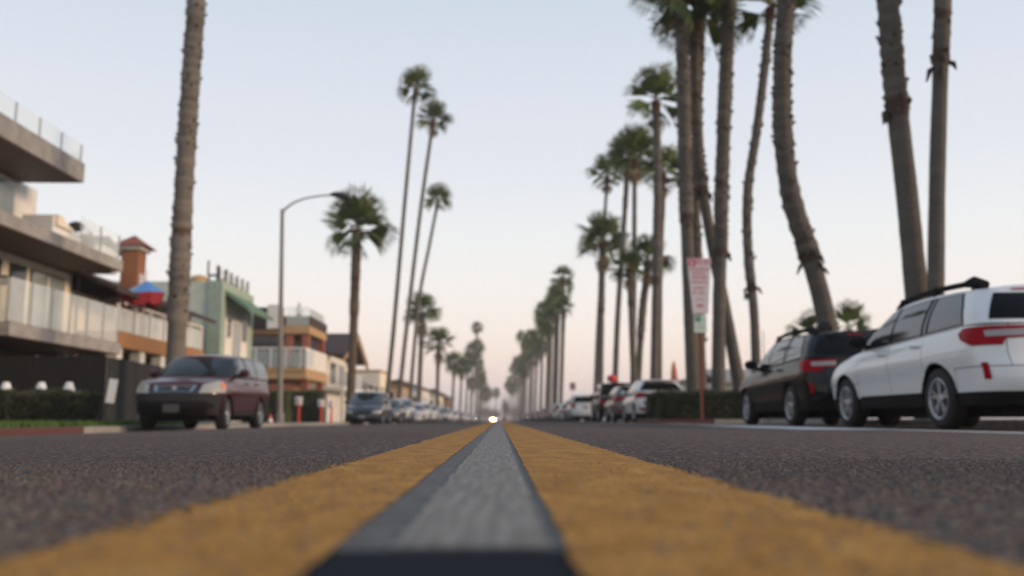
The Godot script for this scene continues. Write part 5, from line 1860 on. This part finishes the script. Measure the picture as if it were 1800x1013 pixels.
		var mo := part("mirror", sm, o.get("mirror_paint", pm), t)
		mo.transform = Transform3D(Basis.from_scale(Vector3(0.25, 0.18, 0.15)), mp)
		var s2 := st()
		tube(s2, [mp + Vector3(0, -0.03, 0), mp + Vector3(-sg * 0.2, -0.09, 0)], [0.03, 0.03], 6)
		part("mirror_arm", s2.commit(), M.car_black, t)
		if o.get("rails", false):
			var s3 := st()
			var pts := []
			var rad := []
			for k in 13:
				var u := k / 12.0
				var rz := lerpf(c.wind_top + 0.18, c.rear_top - 0.12, u)
				var e := c.cabin(c.gq(rz, 1.0) * sg, 1.0)
				var up: float = o.get("rail_h", 0.06) * clampf(minf(u, 1.0 - u) * 12.0, 0.0, 1.0)
				pts.append(Vector3(e.x * 0.93, e.y + 0.025 + up, e.z))
				rad.append(0.034 if k > 0 and k < 12 else 0.045)
			tube(s3, pts, rad, 8)
			for u in [0.06, 0.5, 0.94]:
				var e2: Vector3 = pts[int(u * 12 + 0.5)]
				tube(s3, [e2 + Vector3(0, -0.08, 0.05), e2 + Vector3(0, 0.02, 0.0)], [0.06, 0.045], 8)
			tube(s3, [pts[10], pts[11] + Vector3(0, 0.015, 0), pts[12] + Vector3(0, 0.02, 0.02)], [0.04, 0.065, 0.05], 8)
			part("roof_rail", s3.commit(), o.get("rail_mat", M.car_black), t)
		# wheels
		for ax in [c.fA, c.rA]:
			wheel(t, Vector3(sg * (c.W - 0.125), c.tyre, ax - c.Ln / 2), c.tyre, 0.225, o.get("rim", M.alloy), sg, o.get("spokes", 5), detail, o.get("steer", 0.0) if ax == c.fA else 0.0)
	# bonnet, ledge round the cabin, cabin, roof
	var qc := c.qz(c.cowl + 0.25)
	part("bonnet", c.cap(0, 0.0, qc, o.get("hood_crown", 0.05)), pm, t)
	part("belt_ledge", c.cap(0, qc, Lp, 0.0, -0.001), pm, t)
	part("cabin", c.mesh(2, [rect(-c.Lg, c.Lg, 0.0, 1.0)], 0.0), o.get("pillar", pm), t)
	part("roof", c.cap(2, 0.0, c.Lg, 0.06), pm, t)
	# windscreen and rear window
	var wl := c.gq(c.cowl + 0.42, 0.06)
	var wh := c.gq(c.wind_top + 0.30, 0.92)
	part("windscreen", c.mesh(2, [PackedVector2Array([Vector2(-wl, 0.04), Vector2(wl, 0.04), Vector2(wh, 0.93), Vector2(-wh, 0.93)])], 0.008), o.get("screen", M.car_glass), t)
	var rw: float = o.get("rear_window_w", c.Lg - c.gq(c.rear_base - 0.12, 0.1))
	part("rear_window", c.mesh(3, [PackedVector2Array([Vector2(-rw, 0.10), Vector2(rw, 0.10), Vector2(rw * 0.92, 0.86), Vector2(-rw * 0.92, 0.86)])], 0.008), o.get("rear_glass", M.rear_glass), t)
	part("stop_lamp", c.mesh(3, [rect(-o.get("stop_w", 0.22), o.get("stop_w", 0.22), 0.945, 0.99)], 0.014), M.tail_red, t)
	if o.get("spoiler", false):
		var s4 := st()
		var e0: Vector3 = c.cabin(c.Lg - 0.001, 1.0)
		prism(s4, PackedVector2Array([Vector2(-0.05, 0.0), Vector2(0.26, -0.01), Vector2(0.27, -0.04), Vector2(0.0, -0.07), Vector2(-0.05, -0.05)]), c.wt * 1.75)
		var sp := part("spoiler", s4.commit(), pm, t)
		sp.rotation.y = -PI / 2
		sp.position = Vector3(0, e0.y + 0.085, e0.z - 0.06)
	# wipers and plates
	if o.get("plate_r", true):
		var pr := c.surf(1, 0.0001, ybr + 0.16)
		bm = BoxMesh.new()
		bm.size = Vector3(0.32, 0.16, 0.012)
		part("licence_plate", bm, M.plate, t).position = pr + Vector3(0, 0, 0.014)
	if o.get("plate_f", true):
		var pf := c.surf(0, 0.0001, o.get("plate_f_y", 0.45))
		bm = BoxMesh.new()
		bm.size = Vector3(0.32, 0.16, 0.012)
		part("licence_plate", bm, o.get("plate_mat", M.plate), t).position = pf + Vector3(0, 0, -0.02)
	if o.has("grille"):
		var gr: Array = o.grille  # half width top, half width bottom, y low, y high
		part("grille", c.mesh(0, [PackedVector2Array([Vector2(-gr[0], gr[3]), Vector2(gr[0], gr[3]), Vector2(gr[1], gr[2]), Vector2(-gr[1], gr[2])])], 0.006), M.car_black, t)
		if o.get("chrome", false):
			for k in 3:
				var yy: float = lerpf(gr[2], gr[3], [0.06, 0.5, 0.94][k])
				var ww: float = lerpf(gr[1], gr[0], [0.06, 0.5, 0.94][k])
				part("grille_bar", c.mesh(0, [rect(-ww, ww, yy - 0.007, yy + 0.007)], 0.016), M.chrome, t)
			for sg in [-1.0, 1.0]:
				part("grille_end", c.mesh(0, [PackedVector2Array([Vector2(sg * (gr[0] - 0.03), gr[3]), Vector2(sg * (gr[0] + 0.03), gr[3]), Vector2(sg * (gr[1] + 0.02), gr[2]), Vector2(sg * (gr[1] - 0.04), gr[2])])], 0.018), M.chrome, t)
			var em := st()
			lathe(em, V([0.0, 0.012, 0.05, 0.01, 0.055, 0.0]), 14)
			var eo := part("emblem", em.commit(), M.chrome, t)
			eo.rotation.x = -PI / 2
			eo.position = c.surf(0, 0.0001, (gr[2] + gr[3]) / 2) + Vector3(0, 0, -0.03)
		if o.has("air_intake"):
			var ai: Array = o.air_intake
			part("air_intake", c.mesh(0, c.cut(0, rect(-ai[0], ai[0], ai[1], ai[2])), 0.007), M.car_black, t)
	return t

func wagon_shape() -> Car:
	var c := Car.new()
	c.Ln = 4.82
	c.W = 0.92
	c.y0 = 0.26
	c.shoulder = V([0.0, 0.70, 0.12, 0.80, 0.5, 0.92, 1.3, 1.03, 2.2, 1.06, 3.4, 1.10, 4.4, 1.13, 4.82, 1.12])
	c.roofline = V([1.9, 1.50, 2.4, 1.575, 3.0, 1.60, 3.8, 1.58, 4.5, 1.53])
	c.cowl = 1.12
	c.rear_base = 4.74
	c.wind_top = 2.0
	c.rear_top = 4.42
	c.wb = 0.855
	c.wt = 0.66
	c.fA = 0.95
	c.rA = 3.70
	c.tyre = 0.345
	c.arch = 0.405
	return c

func suv_shape() -> Car:
	var c := Car.new()
	c.Ln = 4.57
	c.W = 0.89
	c.y0 = 0.30
	c.shoulder = V([0.0, 0.84, 0.10, 0.93, 0.5, 1.02, 1.1, 1.10, 2.0, 1.12, 3.4, 1.15, 4.3, 1.16, 4.57, 1.14])
	c.roofline = V([1.7, 1.57, 2.1, 1.63, 2.8, 1.66, 3.8, 1.65, 4.4, 1.60])
	c.cowl = 0.98
	c.rear_base = 4.52
	c.wind_top = 1.72
	c.rear_top = 4.34
	c.wb = 0.83
	c.wt = 0.67
	c.fA = 0.86
	c.rA = 3.48
	c.tyre = 0.34
	c.arch = 0.40
	return c

func van_shape() -> Car:
	var c := Car.new()
	c.Ln = 4.9
	c.W = 0.97
	c.y0 = 0.22
	c.shoulder = V([0.0, 0.66, 0.15, 0.78, 0.5, 0.90, 1.1, 1.03, 2.0, 1.06, 4.0, 1.08, 4.9, 1.06])
	c.roofline = V([1.6, 1.60, 2.2, 1.70, 3.2, 1.73, 4.6, 1.68])
	c.cowl = 0.80
	c.rear_base = 4.85
	c.wind_top = 1.75
	c.rear_top = 4.65
	c.wb = 0.90
	c.wt = 0.72
	c.fA = 0.92
	c.rA = 3.90
	c.tyre = 0.33
	c.arch = 0.385
	return c

func tall_shape() -> Car:
	var c := van_shape()
	c.shoulder = V([0.0, 0.95, 0.10, 1.05, 0.5, 1.12, 1.4, 1.20, 2.4, 1.22, 4.0, 1.25, 4.9, 1.24])
	c.roofline = V([2.0, 1.85, 2.5, 1.92, 3.2, 1.94, 4.7, 1.90])
	c.y0 = 0.34
	c.cowl = 1.3
	c.wind_top = 2.05
	c.rear_top = 4.7
	c.wt = 0.80
	c.fA = 0.95
	c.rA = 3.85
	c.tyre = 0.40
	c.arch = 0.47
	return c

func sedan_shape() -> Car:
	var c := Car.new()
	c.Ln = 4.6
	c.W = 0.90
	c.y0 = 0.20
	c.shoulder = V([0.0, 0.62, 0.15, 0.72, 0.5, 0.82, 1.2, 0.92, 2.2, 0.96, 3.4, 1.0, 4.2, 1.02, 4.6, 0.98])
	c.roofline = V([1.8, 1.40, 2.3, 1.455, 2.8, 1.46, 3.4, 1.42, 3.7, 1.37])
	c.cowl = 1.05
	c.rear_base = 4.22
	c.wind_top = 1.95
	c.rear_top = 3.45
	c.wb = 0.83
	c.wt = 0.60
	c.fA = 0.9
	c.rA = 3.6
	c.tyre = 0.32
	c.arch = 0.365
	return c

func hatch_shape() -> Car:
	var c := wagon_shape()
	c.Ln = 4.45
	c.W = 0.90
	c.shoulder = V([0.0, 0.68, 0.12, 0.78, 0.5, 0.88, 1.2, 0.98, 2.2, 1.03, 3.4, 1.09, 4.1, 1.12, 4.45, 1.10])
	c.roofline = V([1.8, 1.46, 2.3, 1.53, 2.9, 1.55, 3.6, 1.52, 4.2, 1.44])
	c.cowl = 1.05
	c.rear_base = 4.36
	c.wind_top = 1.9
	c.rear_top = 3.98
	c.rA = 3.55
	c.y0 = 0.22
	c.wt = 0.64
	c.tyre = 0.335
	c.arch = 0.385
	return c

func cars():
	M.car_black = mat(L(0.009, 0.009, 0.01), 0.75)
	M.car_black.metallic_specular = 0.25
	M.tyre = mat(L(0.014, 0.014, 0.014), 0.85)
	M.alloy = mat(L(0.42, 0.43, 0.46), 0.35, 0.75)
	M.chrome = mat(L(0.38, 0.39, 0.40), 0.3, 1.0)
	M.car_glass = mat(L(0.016, 0.02, 0.024), 0.03)
	M.car_glass.metallic_specular = 0.75
	M.car_glass_pale = mat(L(0.13, 0.155, 0.155), 0.05)
	M.dim_glass = mat(L(0.014, 0.022, 0.024), 0.04)
	M.dim_glass.metallic_specular = 0.33
	M.headlight = mat(L(0.30, 0.30, 0.27), 0.15)
	M.headlight.clearcoat_enabled = true
	M.amber = mat(L(0.62, 0.17, 0.08), 0.15)
	M.tail_red = mat(L(0.27, 0.003, 0.01), 0.25)
	M.tail_red.metallic_specular = 0.2
	M.lamp_white = mat(L(0.30, 0.27, 0.28), 0.15)
	M.plate = mat(L(0.22, 0.22, 0.22), 0.5)
	M.rear_glass = mat(L(0.006, 0.007, 0.008), 0.05)
	M.rear_glass.metallic_specular = 0.2
	var white := paint(L(0.64, 0.645, 0.65))
	var black := paint(L(0.005, 0.005, 0.006))
	black.metallic_specular = 0.1
	black.clearcoat = 0.6
	var maroon := paint(L(0.052, 0.006, 0.013))
	maroon.roughness = 0.35
	maroon.metallic_specular = 0.3
	maroon.clearcoat = 0.6
	var grey_plastic := mat(L(0.032, 0.032, 0.034), 0.85)
	grey_plastic.metallic_specular = 0.2
	var dim_plate := mat(L(0.05, 0.05, 0.05), 0.6)
	var wag := {"doors": [1.45, 2.45, 3.42], "bumper_f": 0.60, "bumper_r": 0.66, "clad": 0.40, "arch_trim": false, "rails": true, "rail_h": 0.05, "detail": true, "mirror_paint": M.car_black, "rear_glass": M.rear_glass, "stop_w": 0.5, "hatch_w": 0.64,
		"windows": [[1.62, 2.42, 2.02, 2.44], [2.50, 3.28, 2.52, 3.30], [3.34, 3.40, 3.38, 3.42], [3.46, 4.26, 3.48, 4.02]],
		"tail": PackedVector2Array([Vector2(0.46, 0.955), Vector2(0.64, 0.95), Vector2(0.68, 0.88), Vector2(0.98, 0.88), Vector2(1.17, 0.95), Vector2(1.24, 1.02), Vector2(1.16, 1.075), Vector2(0.46, 1.075)]),
		"tail_white": PackedVector2Array([Vector2(0.46, 0.975), Vector2(0.84, 0.965), Vector2(0.86, 1.03), Vector2(0.46, 1.045)]), "reflector": rect(0.86, 0.93, 0.53, 0.70),
		"head": PackedVector2Array([Vector2(0.5, 0.66), Vector2(1.05, 0.72), Vector2(1.2, 0.86), Vector2(0.6, 0.78)]), "grille": [0.42, 0.38, 0.55, 0.72], "plate_r": true}
	# ---- right side, tails towards us ----
	var w1 := wag.duplicate()
	w1.paint = white
	build_car("white station wagon with black cladding and roof rails nearest on the right", "car", wagon_shape(), w1, 5.84, 11.55, true)
	var w2 := wag.duplicate()
	w2.paint = black
	w2.rail_mat = M.car_black
	w2.stop_w = 0.16
	build_car("black station wagon with red tail lights parked ahead of the white wagon", "car", wagon_shape(), w2, 5.84, 16.85, true)
	var wk := thing("roof_bundle", "small dark round bundle on the roof of the black wagon", "bundle", Vector3(6.45, 1.60, -17.9))
	var bs := st()
	lathe(bs, V([0.0, 0.0, 0.10, 0.03, 0.16, 0.16, 0.15, 0.30, 0.08, 0.40, 0.0, 0.42]), 14)
	part("cover", bs.commit(), M.void, wk)
	bs = st()
	tube(bs, [Vector3(-0.16, 0.2, 0), Vector3(0, 0.21, 0.165), Vector3(0.16, 0.2, 0), Vector3(0, 0.21, -0.165), Vector3(-0.16, 0.2, 0)], [0.012, 0.012, 0.012, 0.012, 0.012], 5)
	part("strap", bs.commit(), M.frame_dark, wk)
	var hat := {"doors": [1.4, 2.35, 3.25], "bumper_f": 0.58, "bumper_r": 0.62, "hatch_w": 0.64, "windows": [[1.55, 2.32, 1.94, 2.34], [2.40, 3.18, 2.42, 3.1], [3.24, 3.85, 3.2, 3.5]], "spoiler": true,
		"tail": PackedVector2Array([Vector2(0.48, 0.90), Vector2(1.15, 0.84), Vector2(1.3, 0.98), Vector2(0.95, 1.05), Vector2(0.48, 1.02)]), "reflector": rect(0.62, 0.85, 0.42, 0.52), "clad": 0.32,
		"head": PackedVector2Array([Vector2(0.5, 0.64), Vector2(1.05, 0.70), Vector2(1.2, 0.82), Vector2(0.6, 0.76)]), "grille": [0.42, 0.38, 0.50, 0.68]}
	var h1 := hat.duplicate()
	h1.paint = white
	build_car("white hatchback with wide red tail lights parked just beyond the hedge", "car", hatch_shape(), h1, 5.72, 34.4, true)
	var h2 := hat.duplicate()
	h2.paint = paint(L(0.09, 0.085, 0.08))
	build_car("dark grey hatchback between the white hatchback and the tall black van", "car", hatch_shape(), h2, 5.72, 40.6, true)
	var tall := {"doors": [1.5, 2.6, 3.3], "bumper_f": 0.75, "bumper_r": 0.75, "windows": [[1.85, 2.55, 2.15, 2.57], [2.66, 3.25, 2.68, 3.27], [3.36, 4.6, 3.38, 4.55]], "tail": rect(0.70, 0.92, 0.85, 1.15), "head": rect(0.5, 0.95, 0.8, 0.98), "grille": [0.45, 0.45, 0.78, 0.96], "clad": 0.45}
	var t1 := tall.duplicate()
	t1.paint = black
	build_car("tall black van with a red bundle on its roof, fourth from the hedge", "van", tall_shape(), t1, 5.85, 47.2, true)
	wk = thing("roof_bundle", "bright red round bundle tied on the roof of the tall black van", "bundle", Vector3(5.6, 1.9, -45.5))
	bs = st()
	lathe(bs, V([0.0, 0.0, 0.19, 0.04, 0.26, 0.2, 0.19, 0.34, 0.0, 0.40]), 14)
	part("cover", bs.commit(), mat(L(0.62, 0.05, 0.06), 0.6), wk)
	bs = st()
	tube(bs, [Vector3(-0.265, 0.2, 0), Vector3(0, 0.21, 0.265), Vector3(0.265, 0.2, 0), Vector3(0, 0.21, -0.265), Vector3(-0.265, 0.2, 0)], [0.015, 0.015, 0.015, 0.015, 0.015], 5)
	part("strap", bs.commit(), M.frame_dark, wk)
	var suv := {"doors": [1.35, 2.35, 3.2], "bumper_f": 0.66, "bumper_r": 0.70, "windows": [[1.5, 2.3, 1.78, 2.32], [2.40, 3.12, 2.42, 3.14], [3.2, 4.25, 3.22, 4.15]], "tail": rect(0.66, 1.0, 0.82, 1.12), "clad": 0.36,
		"head": PackedVector2Array([Vector2(0.52, 0.70), Vector2(1.0, 0.72), Vector2(1.1, 0.92), Vector2(0.60, 0.88)]), "grille": [0.45, 0.40, 0.68, 0.84]}
	var v1 := suv.duplicate()
	v1.paint = white
	build_car("white sport utility vehicle beyond the tall black van on the right", "car", suv_shape(), v1, 5.2, 57.5, true)
	var sed := {"doors": [1.35, 2.35, 3.2], "bumper_f": 0.52, "bumper_r": 0.58, "windows": [[1.5, 2.3, 1.98, 2.32], [2.40, 3.3, 2.42, 3.15]], "tail": rect(0.5, 1.0, 0.78, 0.92), "head": rect(0.5, 1.0, 0.56, 0.70), "grille": [0.4, 0.36, 0.46, 0.6], "hatch_w": 0.6}
	var cols := [black, paint(L(0.30, 0.30, 0.30)), paint(L(0.22, 0.02, 0.02)), paint(L(0.03, 0.03, 0.035)), paint(L(0.5, 0.5, 0.5)), paint(L(0.05, 0.07, 0.11))]
	var tmpl := {}
	var far_r := [[5.8, 68.5, "suv", 0, "black car just beyond the white sport utility vehicle"], [5.8, 77.4, "sedan", 1, "grey sedan along the right kerb beyond the black car"], [5.8, 86.0, "suv", 4, "pale grey car along the right kerb beyond the grey sedan"]]
	var kinds := ["sedan", "suv", "suv", "sedan", "suv"]
	var tint := [3, 2, 1, 0, 4, 0, 5, 3, 1]
	for k in 17:
		far_r.append([5.8, 95.0 + k * 8.2, kinds[k % 5], tint[k % 9], ""])
	for f in far_r:
		far_car(f, true, sed, suv, cols, "dark car lost in the far end of the right hand row", "far parked cars on the right")
	# ---- left side, noses towards us ----
	var cr := suv.duplicate()
	cr.merge({"paint": maroon, "detail": true, "clad": 0.0, "bumper_f": 0.72, "bumper_r": 0.74, "front_bumper": grey_plastic, "rear_bumper": grey_plastic, "chrome": true, "grille": [0.44, 0.36, 0.76, 0.90], "nose": mat(L(0.03, 0.032, 0.04), 0.3), "front_w": 0.50,
		"head": PackedVector2Array([Vector2(0.50, 0.74), Vector2(1.16, 0.76), Vector2(1.30, 0.90), Vector2(1.05, 1.02), Vector2(0.60, 0.93)]), "turn": PackedVector2Array([Vector2(0.98, 0.84), Vector2(1.20, 0.84), Vector2(1.28, 0.90), Vector2(1.04, 0.99)]),
		"fog": rect(0.62, 0.86, 0.44, 0.54), "plate_mat": dim_plate, "air_intake": [0.72, 0.30, 0.58], "lamp": M.headlight, "spokes": 5, "plate_f_y": 0.44, "mirror": 1.62, "screen": M.dim_glass, "steer": 0.12, "arch_trim": false}, true)
	var crv := build_car("maroon sport utility vehicle with a grey bumper facing us at the left kerb", "car", suv_shape(), cr, -6.52, 20.6, false)
	var sill := suv_shape()
	sill.res = 0.75
	sill.setup()
	for sg in [-1.0, 1.0]:
		part("side_moulding", sill.mesh(0, sill.cut(0, rect(sill.qz(1.36), sill.qz(3.0), 0.60, 0.70) if sg > 0 else flip(rect(sill.qz(1.36), sill.qz(3.0), 0.60, 0.70))), 0.012), paint(L(0.05, 0.008, 0.014)), crv)
		part("sill_cladding", sill.mesh(0, sill.cut(0, rect(sill.qz(1.27), sill.qz(3.07), 0.30, 0.42) if sg > 0 else flip(rect(sill.qz(1.27), sill.qz(3.07), 0.30, 0.42))), 0.010), grey_plastic, crv)
	var van := {"doors": [1.5, 2.6, 3.4], "bumper_f": 0.52, "bumper_r": 0.6, "windows": [[1.6, 2.5, 1.95, 2.55], [2.66, 3.5, 2.68, 3.5], [3.6, 4.6, 3.6, 4.5]], "tail": rect(0.75, 0.95, 0.7, 1.05), "front_w": 0.55,
		"head": PackedVector2Array([Vector2(0.5, 0.54), Vector2(1.05, 0.56), Vector2(1.2, 0.74), Vector2(0.6, 0.70)]), "grille": [0.4, 0.36, 0.50, 0.64], "plate_f_y": 0.38}
	var m1 := van.duplicate()
	m1.paint = paint(L(0.012, 0.016, 0.028))
	build_car("dark blue minivan with a front licence plate, first beyond the red posts", "car", van_shape(), m1, -6.95, 49.0, false)
	var s1 := suv.duplicate()
	s1.paint = paint(L(0.36, 0.40, 0.45), 0.2)
	build_car("silver blue car directly behind the dark minivan on the left", "car", suv_shape(), s1, -6.75, 62.5, false)
	var s2 := suv.duplicate()
	s2.paint = white
	build_car("white sport utility vehicle behind the silver blue car on the left", "car", suv_shape(), s2, -6.6, 76.0, false)
	var far_l := [[-6.7, 55.8, "sedan", 3, "low dark sedan between the minivan and the silver blue car"], [-6.55, 69.3, "sedan", 4, "pale sedan between the silver blue car and the white one on the left"], [-6.5, 83.5, "suv", 4, "pale grey car behind the white sport utility vehicle on the left"], [-6.5, 91.0, "sedan", 5, "blue grey sedan farther along the left kerb"], [-6.4, 99.0, "suv", 5, "blue grey car behind the blue grey sedan on the left"]]
	for k in 16:
		far_l.append([-6.4, 107.0 + k * 8.4, kinds[(k + 2) % 5], [4, 1, 4, 0, 5, 4][k % 6], ""])
	for f in far_l:
		far_car(f, false, sed, suv, cols, "small car lost in the far end of the left hand row", "far parked cars on the left")
	# ---- moving cars ----
	var on := sed.duplicate()
	on.paint = paint(L(0.05, 0.05, 0.05))
	on.name = "oncoming_car"
	var hm := mat(L(0.9, 0.85, 0.75), 0.2)
	hm.emission_enabled = true
	hm.emission = Color(1.0, 0.82, 0.58)
	hm.emission_energy_multiplier = 380.0
	on.lamp = hm
	on.head = rect(0.42, 1.0, 0.52, 0.74)
	var oc := build_car("oncoming car with its headlights lit beside the yellow line far down the street", "car", sedan_shape(), on, -2.85, 420.0, false)
	for sg in [-1.0, 1.0]:
		var sl := SpotLight3D.new()
		sl.name = "headlight_beam"
		sl.position = Vector3(sg * 0.62, 0.64, -2.42)
		sl.light_color = Color(1.0, 0.85, 0.65)
		sl.light_energy = 2.0
		sl.light_size = 0.08
		sl.spot_range = 80.0
		sl.spot_attenuation = 2.0
		sl.spot_angle = 30.0
		sl.shadow_enabled = true
		oc.add_child(sl)
	var ot := sed.duplicate()
	ot.paint = paint(L(0.10, 0.02, 0.03))
	ot.name = "departing_car"
	build_car("small dark red car driving away right of the vanishing point", "car", sedan_shape(), ot, 1.75, 330.0, true)

var far_made := {}

func far_car(f: Array, away: bool, sed: Dictionary, suv: Dictionary, cols: Array, lb: String, gr: String):
	var key := "%s_%d_%s" % [f[2], f[3], away]
	var label: String = f[4] if f[4] != "" else lb
	var g := "" if f[4] != "" else gr
	if far_made.has(key):
		var o: Node3D = far_made[key].duplicate()
		o.name = numbered("parked_car")
		add_child(o)
		o.position = Vector3(f[0], gy(f[0], f[1]), -f[1])
		tag(o, label, "car", g)
		if g == "" and o.has_meta("group"):
			o.remove_meta("group")
		return
	var o2: Dictionary = (sed if f[2] == "sedan" else suv).duplicate()
	o2.paint = cols[f[3]]
	far_made[key] = build_car(label, "car", sedan_shape() if f[2] == "sedan" else suv_shape(), o2, f[0], f[1], away, 0.0, g)
